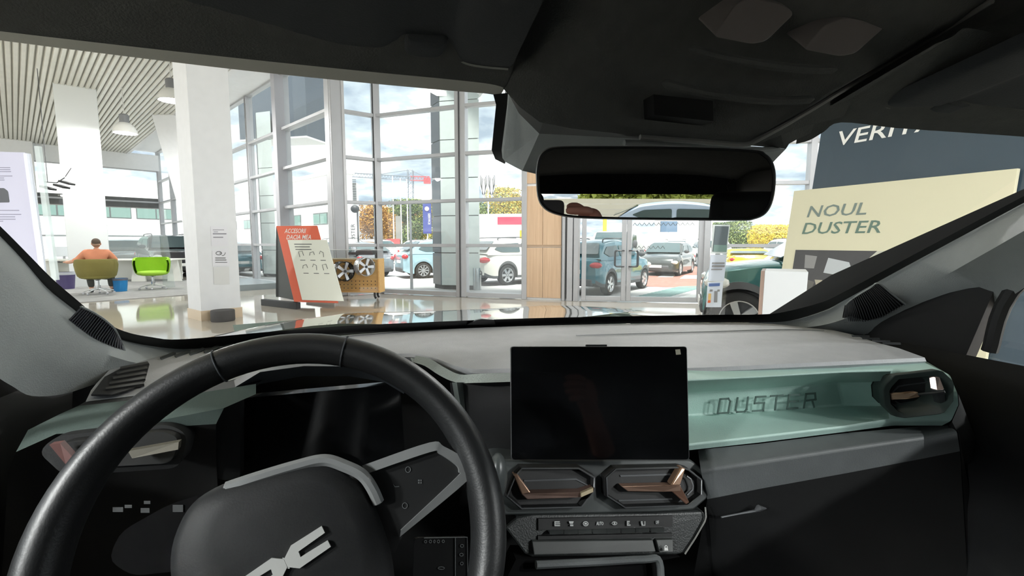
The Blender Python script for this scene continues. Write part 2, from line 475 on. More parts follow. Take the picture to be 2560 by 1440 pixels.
# soffit, slatted ceiling, beam
so = MB()
inner = 1.3
so.add([(p.x, p.y, SOFFIT) for p in (L2, P0, PA, PB, PC, PDv, PE, PG1, PG2, PHv)] + [(q.x, q.y, SOFFIT) for q in (Vector((18, 4, 0)), PB - D1 * 16 + D2 * inner, L2 + D2 * inner)],
       [list(range(13))])
so.prism([(q.x, q.y, CEIL) for q in (L2 + D2 * inner, PB - D1 * 16 + D2 * inner, PB - D1 * 16 + D2 * (inner - .12), L2 + D2 * (inner - .12))], (0, 0, SOFFIT - CEIL))
tag(so.build('trim_7', M_white, smooth=0), 'white plaster soffit above the front glazing', kind='structure')
ceil = struct('ceiling')
M_slat = mat('metal_slats', (214, 213, 205), 0.38, 0.25, var=0.05, scale=2)
M_void = mat('slat_gap', (140, 139, 132), 0.9)
A_ = L2 + D2 * inner; B_ = PB - D1 * 16 + D2 * inner
dep = 14.0
cb = MB(); cb.prism([(q.x, q.y, CEIL + .06) for q in (A_, B_, B_ + D2 * dep, A_ + D2 * dep)], (0, 0, .25)); cb.build('deck', M_void, ceil, smooth=0)
pitch = 0.13; Ls = (B_ - A_).length
sm = MB(); sm.prism([(0, 0, 0), (0, .02, -.035), (0, .085, -.035), (0, .105, 0)], (Ls, 0, 0))
sme = sm.mesh('slat', M_slat, 0)
tx = (B_ - A_).normalized(); RS = basis(Vector((0, 0, 0)), tx, D2)
for i in range(int(dep / pitch)):
    o = bpy.data.objects.new('slat', sme); COL.objects.link(o); o.parent = ceil
    p = A_ + D2 * (i * pitch); M = RS.copy()
    # local z may point down: keep the ribs below the deck
    if M[2][2] < 0:
        M = basis(Vector((0, 0, 0)), tx, D2); M[0][2] *= -1; M[1][2] *= -1; M[2][2] *= -1
    M.translation = (p.x, p.y, CEIL + .06); o.matrix_local = M
# roof slab keeps the sun out
rb = MB(); rb.prism([(q.x, q.y, SOFFIT + .35) for q in (L2 - D2 * .6, PB - D2 * .5, PC - D2 * .6, PG2 - D2 * .6 , PHv + Vector((6, .5, 0)), Vector((18, -3, 0)), B_ + D2 * dep, A_ + D2 * dep)], (0, 0, .3))
tag(rb.build('roof', mat('roof_grey', (150, 150, 150), .8), smooth=0), kind='structure')

# far left wall with its glazing and dark canopy beam outside
LW1 = L2 + D2 * 20
WN[0] += 0
window(L2 + D2 * 20, L2, 6, top=5.0, trs=[1.6, 3.35], mw=0.16, md=0.2)
lw = MB(); bar(lw, L2 + Vector((0, 0, 5.4)), LW1 + Vector((0, 0, 5.4)), .8, .25); tag(lw.build('wall_left', M_white, smooth=0), kind='structure')
bm_ = MB(); bar(bm_, L2 - D1 * .0 + D1 * .5 + Vector((0, 0, 3.35)), LW1 + D1 * .5 + Vector((0, 0, 3.35)), .5, .7)
tag(bm_.build('trim_8', mat('dark_brown_beam', (70, 64, 62), .6), smooth=0), kind='structure')
# white piers inside that wall
for s_, w_ in ((5.2, 1.2),):
    b = MB(); post(b, L2 + D2 * s_ - D1 * .35, w_, .4, 0, CEIL + .1, D2); tag(b.build('pier', M_white, bevel=.01), kind='structure')

# near square column with notices
c0 = PZ(505, 803, 0)
e1 = Vector((.619, .786, 0)).normalized() * .62
e2 = Vector((-e1.y, e1.x, 0)).normalized() * .60
col = struct('column')
M_colw = mat('column_white', (232, 234, 237), .55, var=.02)
b = MB(); b.prism([c0, c0 + e1, c0 + e1 + e2, c0 + e2], (0, 0, SOFFIT)); b.build('shaft', M_colw, col, bevel=.01)
b = MB(); k_ = .012
q = [c0 - (e1.normalized() + e2.normalized()) * k_, c0 + e1 + (e1.normalized() - e2.normalized()) * k_, c0 + e1 + e2 + (e1.normalized() + e2.normalized()) * k_, c0 + e2 + (e2.normalized() - e1.normalized()) * k_]
b.prism(q, (0, 0, .17)); b.build('plinth', mat('beige_tile', (216, 196, 170), .3), col)
# second column and a leaning white fin by the desks
def fin(name, pts, y, th, m=M_white):
    P = [PY(u, v, y) for u, v in pts]
    b = MB(); b.prism(P, (0.12, th, 0)); return tag(b.build(name, m, smooth=0, bevel=.01), kind='structure')
b = MB(); cpt = PZ(230, 716, 0)
post(b, cpt, .92, .22, 0, CEIL + .1, Vector((.78, .62, 0)).normalized()); tag(b.build('column', mat('column_grey_white', (226, 230, 230), .6), bevel=.01), kind='structure')
fin('leaning_column', [(372, 262), (440, 236), (520, 236), (560, 640), (480, 640)], 17.0, .5)

# ------------------------------------------------------------------ the car we sit in
EGO = thing('car', 'car cabin we look out of, with grey-green dashboard, dark roof lining and steering wheel', 'car', (K(0, -.4, 0).x, K(0, -.4, 0).y, 0), 0, world=True)
M_pad = mat('dash_pad', (164, 166, 169), .55, var=.05, scale=30, bump=.12, bscale=420)
M_lining = mat('roof_lining', (88, 90, 89), .95, var=.06, scale=60, bump=.2, bscale=500, spec=.2)
M_visor = mat('visor_vinyl', (64, 67, 70), .8, bump=.15, bscale=500, spec=.3)
M_pillar = mat('pillar_plastic', (160, 166, 166), .6, var=.04, scale=20, bump=.15, bscale=500)
M_pillarR = M_pillar
M_mint = mat('grey_green_trim', (182, 212, 203), .5, var=.03, scale=25, bump=.10, bscale=500)
M_lowdash = mat('lower_dash', (92, 96, 97), .6, var=.05, scale=30, bump=.08, bscale=380)
M_int = mat('interior_black', (26, 27, 28), .65, bump=.04, bscale=600, spec=.35)
M_intd = mat('interior_deep_black', (14, 15, 16), .55)
M_bezel = mat('vent_bezel', (66, 70, 70), .35)
M_copper = mat('copper_accent', (196, 160, 136), .28, .75)
M_vent = mat('vent_slat', (92, 94, 96), .3, .3)
M_leather = mat('wheel_leather', (28, 29, 30), .42, bump=.05, bscale=500, spec=.6)
M_satin = mat('satin_grey_spoke', (140, 142, 142), .35, .3)
M_emb = mat('emblem_white', (196, 197, 194), .35, .2)
M_icon = mat('icon_print', (190, 192, 192), .6)
M_icond = mat('icon_print_dim', (96, 99, 100), .6)
M_frit = mat('windshield_frit', (14, 14, 15), .4)
M_paint = mat('bonnet_paint', (150, 166, 158), .12, .4, coat=1.0)
M_wsg = glass('windshield_glass', (0.97, 0.985, 0.98), 0.6, 1.25, gmin=.008, gmax=.08)
def ego(mb, name, m, parent=None, **k):
    return mb.build(name, m, parent or EGO, **k)

# windshield
rows = []
for i in range(13):
    s_ = i / 12; z = -.235 + s_ * .42; half = .80 - .13 * s_
    rows.append([K(half * (j / 8 - 1), ws_f(half * (j / 8 - 1), z), z) for j in range(17)])
b = MB(); b.grid(rows); ego(b, 'windshield', M_wsg)
inner_e = [(-120,452),(0,565),(60,625),(130,696),(190,748),(250,797),(310,828),(380,843),(460,848),(700,827),(900,813),(1280,797),(1600,790),(1780,787),(1900,786),(1960,780),(2050,757),(2100,735),(2250,655),(2400,575),(2560,490),(2700,415)]
outer_e = [(-120,478),(0,592),(60,655),(118,722),(180,772),(245,822),(305,850),(378,866),(460,874),(700,852),(900,834),(1280,816),(1600,808),(1780,806),(1900,806),(1975,802),(2060,776),(2112,750),(2258,669),(2406,589),(2566,503),(2706,429)]
b = MB(); b.grid([[PW(u, v, .985) for u, v in smoothpath([Vector((x, y, 0)) for x, y in inner_e], 4) for u, v in [(u.x, u.y)]] if False else [PW(p.x, p.y, .985) for p in smoothpath([(x, y, 0) for x, y in inner_e], 4)],
                 [PW(p.x, p.y, .980) for p in smoothpath([(x, y, 0) for x, y in outer_e], 4)]])
ego(b, 'windshield_border', M_frit)
b = MB()
b.prism([PW(1168, 812, .97), PW(1190, 801, .97), PW(1205, 798, .97), PW(1235, 800, .97), PW(1240, 812, .97)], CF * .01)
ego(b, 'identity_plate', M_frit)

# bonnet
rows = []
for i in range(15):
    s_ = i / 14; f = 1.16 + s_ * .98; row = []
    for j in range(25):
        x = j / 12 - 1; r = x * (.76 - .03 * s_ ** 2)
        z = -.200 - .088 * s_ - .02 * s_ ** 4 - .03 * abs(x) ** 6 - .10 * max(0, s_ - .93) / .07 * .4
        z += .012 * math.exp(-((abs(x) - .52) / .16) ** 2) * (1 - .3 * s_)        # two long ridges
        row.append(K(r, f - .10 * x * x * s_, z))
    rows.append(row)
b = MB(); b.grid(rows); ego(b, 'bonnet', M_paint, smooth=60)
for s_ in (-1, 1):
    rows = []
    for i in range(9):
        t = i / 8; f = 1.16 + t * .9; r = s_ * (.76 - .03 * t * t)
        z = -.205 - .088 * t - .03
        rows.append([K(r, f - .1 * t, z), K(r + s_ * .08, f - .1 * t, z - .03), K(r + s_ * .13, f - .12 * t, z - .14), K(r + s_ * .13, f - .12 * t, z - .45)])
    b = MB(); b.grid(rows); ego(b, 'front_wing', M_paint, smooth=60)
rows = []
for z, ff in ((-.31, 2.12), (-.40, 2.18), (-.6, 2.2), (-.85, 2.16)):
    rows.append([K((j / 8 - 1) * .84, ff - .14 * (j / 8 - 1) ** 2, z) for j in range(17)])
b = MB(); b.grid(rows); ego(b, 'front_fascia', M_paint, smooth=60)

# dash top pad
cols = [((300,905),(240,960),(215,1002)), ((440,877),(400,925),(360,985)), ((620,862),(600,900),(560,955)), ((800,844),(790,870),(780,898)),
        ((950,832),(960,855),(1000,884)), ((1060,826),(1065,850),(1075,892)), ((1160,821),(1160,860),(1165,921)), ((1280,816),(1280,860),(1280,921)),
        ((1500,811),(1500,856),(1500,921)), ((1720,808),(1720,853),(1720,920)), ((1900,808),(1950,850),(2000,908)), ((2010,818),(2090,847),(2180,900)), ((2085,826),(2190,856),(2312,894))]
zr = (-.204, -.199, -.204)
rows = []
for k_ in range(3):
    rows.append(smoothpath([PH(*c[k_], zr[k_]) for c in cols], 4))
def between(a, b_, t): return [p.lerp(q, t) for p, q in zip(a, b_)]
R4 = [rows[0], between(rows[0], rows[1], .5), rows[1], between(rows[1], rows[2], .5), rows[2]]
for rr in (R4[1], R4[3]):
    for p in rr: p.z += .0025
R4.append([p + Vector((0, 0, -.006)) - CF * .003 for p in rows[2]]); R4.append([p + Vector((0, 0, -.014)) + CF * .004 for p in rows[2]])
dash = thing('dashboard', None, None); dash.parent = EGO; dash.matrix_parent_inverse = Matrix.Translation(-EGO.location)
b = MB(); b.grid(R4); ego(b, 'top_pad', M_pad, dash, smooth=50)
# seam line across the pad
b = MB(); b.tube(smoothpath([PH(1440, 838, -.197), PH(1600, 834, -.197), PH(1780, 829, -.197), PH(1950, 824, -.197), PH(2060, 826, -.198)], 6), .0012, 5); ego(b, 'pad_seam', M_pad, dash)
# back of the dash down to the cowl
b = MB(); b.grid([[p for p in rows[0]], [p + CF * .10 + Vector((0, 0, -.02)) for p in rows[0]]]); ego(b, 'cowl_panel', M_intd, dash)

# grey-green band left of the screen (below the pad edge)
bandL = [((1040,889,.845),(1030,905,.82)), ((1075,897,.83),(1062,915,.80)), ((1110,918,.76),(1098,938,.735)), ((1150,936,.70),(1140,956,.67)), ((1200,934,.665),(1195,957,.635)), ((1290,931,.655),(1290,954,.622))]
b = MB(); b.grid([smoothpath([PF(*x[0]) for x in bandL], 4), smoothpath([PF(*x[1]) for x in bandL], 4), [p + Vector((0, 0, -.004)) + CF * .05 for p in smoothpath([PF(*x[1]) for x in bandL], 4)]])
ego(b, 'trim_band', mat('grey_green_band', (136, 146, 142), .5, bump=.3, bscale=300), dash, smooth=40)
# passenger trim with its recess
T = {
 'A': [(1690,927,.655),(1900,918,.65),(2110,908,.64),(2240,901,.635),(2315,903,.615)],
 'B': [(1690,953,.625),(1900,943,.62),(2110,930,.615),(2235,922,.600),(2375,938,.545)],
 'C': [(1690,984,.692),(1900,972,.687),(2095,957,.672),(2222,962,.600),(2394,985,.525)],
 'D': [(1690,1041,.700),(1900,1029,.695),(2110,1013,.680),(2224,1008,.600),(2396,1012,.525)],
 'E': [(1690,1115,.600),(1900,1091,.600),(2110,1067,.600),(2228,1052,.595),(2378,1052,.535)],
 'F': [(1690,1129,.606),(1900,1106,.606),(2110,1080,.606),(2232,1064,.602),(2355,1064,.55)]}
b = MB()
b.grid([[PF(*p) for p in T[k_]] for k_ in 'ABCDEF'])
tr_ = ego(b, 'passenger_trim', M_mint, dash, smooth=20, bevel=.004, seg=3)
# embossed name on the recess back wall
o_ = PF(1788, 1030, .692); ex_ = (PF(2030, 1014, .681) - o_); ey_ = PF(1788, 995, .687) - o_
def stroke_text(name, s, o, ex, ey, gap, m, parent, th):
    """angular block letters drawn as bars; ex = width of the word, ey = letter height"""
    G = {'D': [((0,0),(.2,1)),((.2,1),(.85,1)),((.85,1),(1,.8)),((1,.8),(.85,0)),((.85,0),(0,0))], 'U': [((.15,1),(0,.15)),((0,.15),(.1,0)),((.1,0),(.75,0)),((.75,0),(.9,.15)),((.9,.15),(1,1))],
         'S': [((1,1),(.2,1)),((.2,1),(.1,.55)),((.1,.55),(.9,.55)),((.9,.55),(.85,0)),((.85,0),(0,0))], 'T': [((0,1),(1,1)),((.5,1),(.4,0))],
         'E': [((1,1),(.1,1)),((.1,.52),(.9,.52)),((0,0),(.9,0)),((.1,1),(0,0))], 'R': [((0,0),(.12,1)),((.12,1),(.9,1)),((.9,1),(1,.55)),((1,.55),(.1,.5)),((.7,.5),(.9,0))]}
    n = len(s); w = 1 / (n + gap * (n - 1)); nrm = ex.cross(ey).normalized()
    for i, ch in enumerate(s):
        b = MB(); x0 = i * w * (1 + gap)
        for (a, c) in G[ch]:
            p = o + ex * (x0 + a[0] * w) + ey * a[1]; q = o + ex * (x0 + c[0] * w) + ey * c[1]
            t = (q - p).normalized(); sd_ = t.cross(nrm).normalized() * th
            p = p - t * th; q = q + t * th
            for s2 in (1,):
                b.hexa([p - sd_, q - sd_, q + sd_, p + sd_, p - sd_ + nrm * .0015, q - sd_ + nrm * .0015, q + sd_ + nrm * .0015, p + sd_ + nrm * .0015])
        b.build(name, m, parent, smooth=0)
nm_ = ex_.cross(ey_).normalized()
if nm_.y > 0: pass
stroke_text('embossed_letter', 'DUSTER', o_ - CF * .006, ex_, ey_, .45, mat('embossed_trim', (96, 116, 110), .5), dash, .0015)
# lower dash panels
low = [[(1745,1126,.615),(1770,1122,.607),(1900,1109,.607),(2110,1083,.607),(2300,1066,.585),(2370,1064,.555)],
       [(1752,1176,.585),(1780,1172,.570),(1900,1154,.570),(2110,1122,.566),(2310,1093,.555),(2392,1078,.530)],
       [(1768,1248,.585),(1790,1244,.575),(1900,1222,.575),(2110,1184,.570),(2310,1146,.560),(2400,1128,.54)],
       [(1720,1520,.66),(1790,1520,.66),(1900,1520,.66),(2110,1520,.65),(2310,1500,.62),(2420,1460,.58)]]
b = MB(); b.grid([[PF(*p) for p in r] for r in low[:3]]); ego(b, 'lower_panel', M_lowdash, dash, smooth=20, bevel=.005, seg=3)
b = MB(); b.grid([[PF(*p) for p in r] for r in low[2:]]); gb = ego(b, 'glovebox', M_int, dash, smooth=20)
hp = [PF(1803, 1292, .583), PF(1812, 1268, .583), PF(1895, 1250, .583), PF(1906, 1255, .583), PF(1912, 1270, .583)]
b = MB(); b.prism([PF(1800, 1294, .588), PF(1812, 1266, .588), PF(1890, 1248, .588), PF(1912, 1254, .588), PF(1915, 1272, .588)], CF * .004); ego(b, 'glovebox_recess', M_intd, dash)
b = MB(); b.tube([PF(1803, 1293, .578), PF(1850, 1284, .578), PF(1888, 1277, .576), PF(1897, 1270, .573), PF(1915, 1271, .578)], [.0015, .0015, .0022, .005, .0012], 7); ego(b, 'glovebox_handle', M_vent, dash)
# dash side by the right pillar
b = MB(); b.grid([[PH(2085, 828, -.206), PH(2190, 858, -.206), PH(2312, 896, -.21), PF(2375, 938, .545), PF(2396, 985, .525), PF(2398, 1012, .525), PF(2380, 1054, .535), PF(2370, 1066, .55), PF(2396, 1080, .53), PF(2402, 1130, .54), PF(2422, 1460, .58)],
                  [K(.795, f_, z_) for f_, z_ in ((.97, -.25), (.86, -.27), (.70, -.30), (.62, -.34), (.60, -.38), (.60, -.41), (.60, -.43), (.62, -.46), (.60, -.5), (.60, -.55), (.64, -.7))]])
ego(b, 'dash_end', M_int, dash, smooth=40)
# left part of the dash
left = [[(195,1015,.71),(330,1000,.70),(480,985,.695),(640,960,.70)],
        [(150,1035,.69),(300,1030,.68),(450,1010,.675),(640,985,.69)],
        [(70,1075,.66),(250,1060,.65),(430,1045,.65),(560,1020,.67)],
        [(40,1130,.63),(140,1085,.64),(300,1075,.645),(540,1060,.66)],
        [(20,1180,.64),(150,1150,.68),(330,1140,.70),(540,1140,.70)],
        [(0,1520,.70),(200,1520,.72),(400,1520,.74),(560,1520,.76)]]
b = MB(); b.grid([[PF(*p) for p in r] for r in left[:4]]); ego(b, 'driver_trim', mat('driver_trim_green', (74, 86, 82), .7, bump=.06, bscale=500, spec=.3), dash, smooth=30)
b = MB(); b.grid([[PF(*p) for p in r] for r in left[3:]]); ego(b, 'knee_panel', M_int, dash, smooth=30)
b = MB(); b.grid([[PH(215, 1003, -.205), PH(360, 986, -.205), PH(560, 956, -.205), PH(700, 925, -.205)], [PF(*p) for p in left[0]]]); ego(b, 'driver_pad_lip', M_int, dash)
# dash body behind everything
b = MB(); b.grid([[K(r, .86, -.215) for r in (-.745, -.4, 0, .4, .745)], [K(r, .80, -.5) for r in (-.745, -.4, 0, .4, .745)], [K(r, .85, -1.0) for r in (-.745, -.4, 0, .4, .745)]]); ego(b, 'firewall', M_intd, dash)
# vertical panel left of the screen
b = MB(); b.grid([[PF(1125, 956, .66), PF(1300, 956, .63)], [PF(1140, 1170, .66), PF(1300, 1170, .63)]]); ego(b, 'centre_panel', M_int, dash)
b = MB(); b.grid([[PF(1130, 956, .655), PF(1142, 956, .645), PF(1158, 958, .655)], [PF(1150, 1070, .655), PF(1160, 1070, .648), PF(1170, 1070, .655)]]); ego(b, 'centre_rib', mat('dim_green_rib', (84, 92, 89), .6), dash)
# instrument binnacle and its screen
b = MB(); b.grid([[PF(u, v, f) for u, v, f in r] for r in ([(560,960,.80),(640,915,.82),(760,903,.83),(880,906,.83),(990,925,.82),(1060,960,.78)], [(560,985,.70),(650,930,.70),(760,915,.70),(870,916,.70),(960,930,.70),(1010,960,.70)], [(560,1010,.74),(650,960,.74),(760,940,.74),(870,940,.74),(960,955,.74),(1010,985,.74)])]); ego(b, 'binnacle_hood', mat('binnacle_shell', (70, 74, 78), .45), smooth=50)
bn = MB(); bn.prism(rounded([PF(560, 1000, .76), PF(1000, 960, .76), PF(1020, 1250, .76), PF(560, 1290, .76)], .01), CF * .02)
ego(bn, 'instrument_screen', mat('dark_screen', (16, 17, 18), .08), smooth=0)
b = MB(); b.prism(rounded([PF(535, 1010, .69), PF(600, 990, .70), PF(600, 1200, .72), PF(540, 1200, .71)], .01), CF * .02); ego(b, 'binnacle_side', M_int, smooth=0)
# left dash air vent (seen through the wheel)
va = thing('air_vent', None, None); va.parent = EGO; va.matrix_parent_inverse = Matrix.Translation(-EGO.location)
b = MB(); b.prism(rounded([PF(95, 1130, .62), PF(140, 1090, .63), PF(420, 1060, .64), PF(470, 1085, .64), PF(450, 1170, .62), PF(160, 1190, .60)],   .012), CF * .03); ego(b, 'bezel', M_int, va, smooth=30)
b = MB(); b.prism(rounded([PF(125, 1130, .612), PF(160, 1105, .618), PF(410, 1078, .628), PF(448, 1095, .628), PF(430, 1158, .612), PF(175, 1172, .594)], .01), CF * .03); ego(b, 'vent_opening', M_intd, va, smooth=30)
b = MB(); b.prism([PF(320, 1128, .60), PF(447, 1105, .602), PF(445, 1124, .598), PF(330, 1146, .597)], CF * .008); ego(b, 'accent_bar', mat('dim_brass', (92, 88, 78), .4, .3), va)
b = MB(); b.prism([PF(123, 1112, .60), PF(150, 1108, .602), PF(188, 1150, .598), PF(165, 1162, .597)], CF * .008); ego(b, 'accent_tab', mat('dim_red_tab', (110, 74, 70), .5), va)

# ---- pillars
def pillar(name, r0, r1, r2, r3):
    n = len(r0)
    rows = []
    for lst, k_ in ((r0, None), (r1, 1), (r2, 2), (r3, 3)):
        pts = []
        for i, (u, v) in enumerate(lst):
            f0 = (PW(*r0[i], .98) - CAM).dot(CF)
            off = {None: 0, 1: .055, 2: .065, 3: .08}[k_]
            pts.append(PF(u, v, f0 - off))
        rows.append(smoothpath(pts, 4))
    b = MB(); b.grid(rows); return ego(b, name, M_pillar, smooth=60)
pl = pillar('windshield_pillar', [(-260,330),(-120,476),(0,590),(60,653),(118,720),(180,770),(245,820),(305,849),(378,865),(460,873),(560,866)],
            [(-260,420),(-120,560),(0,668),(60,725),(110,775),(165,832),(232,872),(300,897),(352,908),(425,905),(520,885)],
            [(-260,560),(-120,690),(-30,790),(20,840),(70,880),(120,915),(190,935),(268,930),(322,926),(400,915),(500,893)],
            [(-260,700),(-120,830),(-60,900),(-10,940),(30,965),(80,990),(160,985),(240,960),(300,945),(380,928),(480,900)])
pr = pillar('windshield_pillar', [(1900,806),(1975,802),(2060,777),(2112,750),(2258,670),(2406,590),(2566,504),(2706,430),(2850,350)],
            [(1960,818),(2020,818),(2085,806),(2165,775),(2330,705),(2450,640),(2590,560),(2730,482),(2880,400)],
            [(2010,828),(2060,828),(2120,826),(2220,815),(2400,745),(2510,675),(2640,600),(2770,530),(2910,450)],
            [(2080,838),(2130,843),(2200,850),(2290,860),(2440,800),(2560,720),(2690,650),(2800,580),(2940,500)])
# speaker / demister grilles on the pillars
def grille(parent, up, mid, dn, n, fo, m):
    def pt(lst, t, kk):
        p = polyl([Vector((x, y, 0)) for x, y in lst], t)
        f0 = (PW(p.x, p.y, .98) - CAM).dot(CF)
        return PF(p.x, p.y, f0 - fo[kk])
    N = 16
    b = MB(); b.grid([[pt(l, i / N, kk) for i in range(N + 1)] for kk, l in enumerate((up, mid, dn))]); g = ego(b, 'speaker_grille', M_intd, parent)
    b = MB()
    for i in range(n):
        t = (i + .5) / n
        P = [pt(up, t, 0) - CF * .002, pt(mid, t, 1) - CF * .003, pt(dn, t, 2) - CF * .002]
        b.tube(P, .0011, 5)
    r = ego(b, 'grille_ribs', m, parent); r['kind'] = 'stuff'
    b = MB(); b.tube(smoothpath([pt(up, t, 0) - CF * .002 for t in (0, .25, .5, .75, 1)] + [pt(mid, 1, 1) - CF * .002, pt(dn, 1, 2) - CF * .002], 5), .0016, 5); ego(b, 'grille_rim', M_pillar, parent)
M_rib = mat('grille_rib', (120, 120, 128), .5)
grille(pl, [(204, 766), (245, 785), (285, 815), (303, 850)], [(172, 800), (215, 825), (262, 848), (312, 872)], [(164, 836), (205, 866), (250, 888), (316, 893)], 24, (.032, .052, .070), M_rib)
grille(pr, [(2112, 762), (2130, 745), (2165, 724), (2195, 708)], [(2106, 792), (2140, 778), (2190, 758), (2232, 738)], [(2108, 806), (2150, 806), (2205, 792), (2262, 760)], 26, (.046, .070, .088), mat('grille_rib_dark', (92, 94, 96), .5))

# ---- header lip, roof lining
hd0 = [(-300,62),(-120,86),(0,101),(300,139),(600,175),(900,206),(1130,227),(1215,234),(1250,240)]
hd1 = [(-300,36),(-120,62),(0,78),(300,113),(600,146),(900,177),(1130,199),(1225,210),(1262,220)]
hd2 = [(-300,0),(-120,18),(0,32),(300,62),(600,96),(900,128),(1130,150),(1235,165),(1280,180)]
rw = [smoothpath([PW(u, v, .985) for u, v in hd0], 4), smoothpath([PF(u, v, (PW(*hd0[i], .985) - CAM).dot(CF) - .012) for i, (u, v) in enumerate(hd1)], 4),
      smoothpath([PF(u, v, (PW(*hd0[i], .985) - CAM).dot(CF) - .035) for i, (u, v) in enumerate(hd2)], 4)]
n_ = len(rw[0])
def lining_row(rows, dz, f):
    return [Vector(CAM) + CR * ((p - CAM).dot(CR)) + CF * f + Vector((0, 0, (p - CAM).z + dz)) for p in rows]
rw.append(lining_row(rw[2], .035, .40))
b = MB(); b.grid(rw[1:]); ego(b, 'header_trim', M_lining, smooth=70)
M_lip = mat('header_lip_lit', (206, 206, 198), .8)  # window light along the header edge put into this lighter colour
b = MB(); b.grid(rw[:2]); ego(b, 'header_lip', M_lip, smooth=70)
hr0 = [(1990,360),(2025,350),(2059,330),(2103,306),(2240,320),(2400,331),(2560,342),(2700,355)]
hr1 = [(1992,345),(2030,330),(2070,310),(2113,292),(2240,300),(2400,311),(2560,322),(2700,335)]
hr2 = [(2000,310),(2050,290),(2090,270),(2140,255),(2240,262),(2400,276),(2560,290),(2700,300)]
rw2 = [smoothpath([PW(u, v, .985) for u, v in hr0], 4), smoothpath([PF(u, v, (PW(*hr0[i], .985) - CAM).dot(CF) - .012) for i, (u, v) in enumerate(hr1)], 4),
      smoothpath([PF(u, v, (PW(*hr0[i], .985) - CAM).dot(CF) - .035) for i, (u, v) in enumerate(hr2)], 4)]
rw2.append(lining_row(rw2[2], .04, .36))
b = MB(); b.grid(rw2); ego(b, 'header_trim', M_lining, smooth=70)
# main roof lining, from the header back to the tailgate
rows = []
for f, z in ((.50, .255), (.42, .262), (.2, .275), (-.3, .285), (-1.0, .27), (-1.7, .22), (-1.95, .165)):
    rows.append([K(r, f, z - .05 * (r / .70) ** 4) for r in (-.82, -.7, -.6, -.45, -.3, -.15, 0, .15, .3, .45, .6, .7, .82)])
b = MB(); b.grid(rows); ego(b, 'roof_lining', M_lining, smooth=60)
rws = []
for f_, dz_ in ((.545, 0), (.53, .05), (.50, .12)):
    rws.append([K(r, f_ - .08 * (r / .6) ** 2, .188 - .03 * (r / .6) ** 2 + dz_) for r in (-.8, -.6, -.4, -.2, 0, .2, .4, .6, .8)])
b = MB(); b.grid(rws); ego(b, 'header_filler', M_lining, smooth=60)  # filler strip added to block the light gap behind the header
# outer roof skin blocks the light
rows = []
for f, z in ((.50, .29), (.40, .30), (.2, .315), (-.3, .325), (-1.0, .315), (-1.75, .27), (-2.02, .20)):
    rows.append([K(r, f, z - .05 * (r / .76) ** 4) for r in (-.82, -.6, -.3, 0, .3, .6, .82)])
b = MB(); b.grid(rows); ego(b, 'roof_skin', M_paint, smooth=60)

# ---- sun visors with clips
def visor(front, back_f, dzb, clip, name='sun_visor'):
    v0 = thing(name, None, None); v0.parent = EGO; v0.matrix_parent_inverse = Matrix.Translation(-EGO.location)
    top = [PF(u, v, f) for u, v, f in front]
    top = smoothpath(top, 5)
    bk = [p - CF * back_f + Vector((0, 0, dzb)) for p in top]
    m1 = [p.lerp(q, .12) + Vector((0, 0, -.006)) for p, q in zip(top, bk)]
    m2 = [p.lerp(q, .9) + Vector((0, 0, -.006)) for p, q in zip(top, bk)]
    up_ = [p + Vector((0, 0, .012)) for p in top]; upb = [p + Vector((0, 0, .012)) for p in bk]
    b = MB(); b.grid([up_, top, m1, m2, bk, upb]); ego(b, 'panel', M_visor, v0, smooth=60)
    b = MB(); b.tube([p + Vector((0, 0, -.001)) - CF * .001 for p in top], .0013, 5); ego(b, 'edge_light_line', mat('visor_light_line', (150, 152, 148), .7), v0)  # pale tube stands in for the light line along the visor edge
    c = clip
    b = MB(); b.prism(rounded([PF(u, v, c[1]) for u, v in c[0]], .006, 4), -CF * .02 + Vector((0, 0, .004))); ego(b, 'clip', M_visor, v0, smooth=40, bevel=.003)
    return v0
visor([(-260,0,.455),(-100,20,.47),(0,33,.475),(300,64,.487),(600,98,.49),(800,120,.49),(940,131,.49),(985,117,.485),(1010,112,.485),(1060,118,.487),(1115,122,.487),(1150,150,.488),(1190,163,.487),(1270,171,.48)], .17, .03,
      ([(1008,118),(1014,138),(1040,146),(1090,149),(1104,140),(1118,122),(1090,70),(1040,62)], .477))
visor([(2190,240,.475),(2205,262,.475),(2240,270,.475),(2310,270,.47),(2345,262,.465),(2420,268,.455),(2560,283,.44),(2720,300,.42)], .17, .03,
      ([(2318,272),(2335,282),(2375,285),(2402,274),(2390,250),(2335,248)], .462))

# ---- overhead console
oc = thing('overhead_console', None, None); oc.parent = EGO; oc.matrix_parent_inverse = Matrix.Translation(-EGO.location)
cr = [[(1244,206,.515),(1300,268,.505),(1350,306,.50),(1432,322,.495),(1650,345,.49),(1855,362,.485),(1905,356,.482),(2010,316,.482),(2110,292,.485)],
      [(1256,180,.500),(1325,230,.492),(1385,262,.488),(1436,300,.485),(1652,328,.480),(1852,343,.474),(1915,330,.470),(2035,262,.465),(2135,240,.472)],
      [(1275,80,.46),(1360,120,.455),(1440,160,.455),(1500,220,.470),(1680,262,.470),(1960,290,.462),(2040,255,.445),(2140,190,.44),(2230,180,.455)],
      [(1300,-20,.42),(1390,40,.42),(1490,80,.42),(1570,130,.445),(1700,180,.450),(2080,215,.435),(2170,180,.415),(2260,130,.415),(2340,120,.43)],
      [(1330,-150,.37),(1420,-120,.37),(1520,-90,.37),(1640,-60,.395),(1800,-60,.395),(2260,80,.385),(2440,15,.355),(2520,-10,.36),(2580,10,.38)],
      [(1360,-320,.31),(1450,-300,.31),(1560,-280,.31),(1680,-260,.33),(1850,-240,.33),(2450,-120,.32),(2640,-140,.29),(2700,-150,.30),(2760,-120,.32)]]
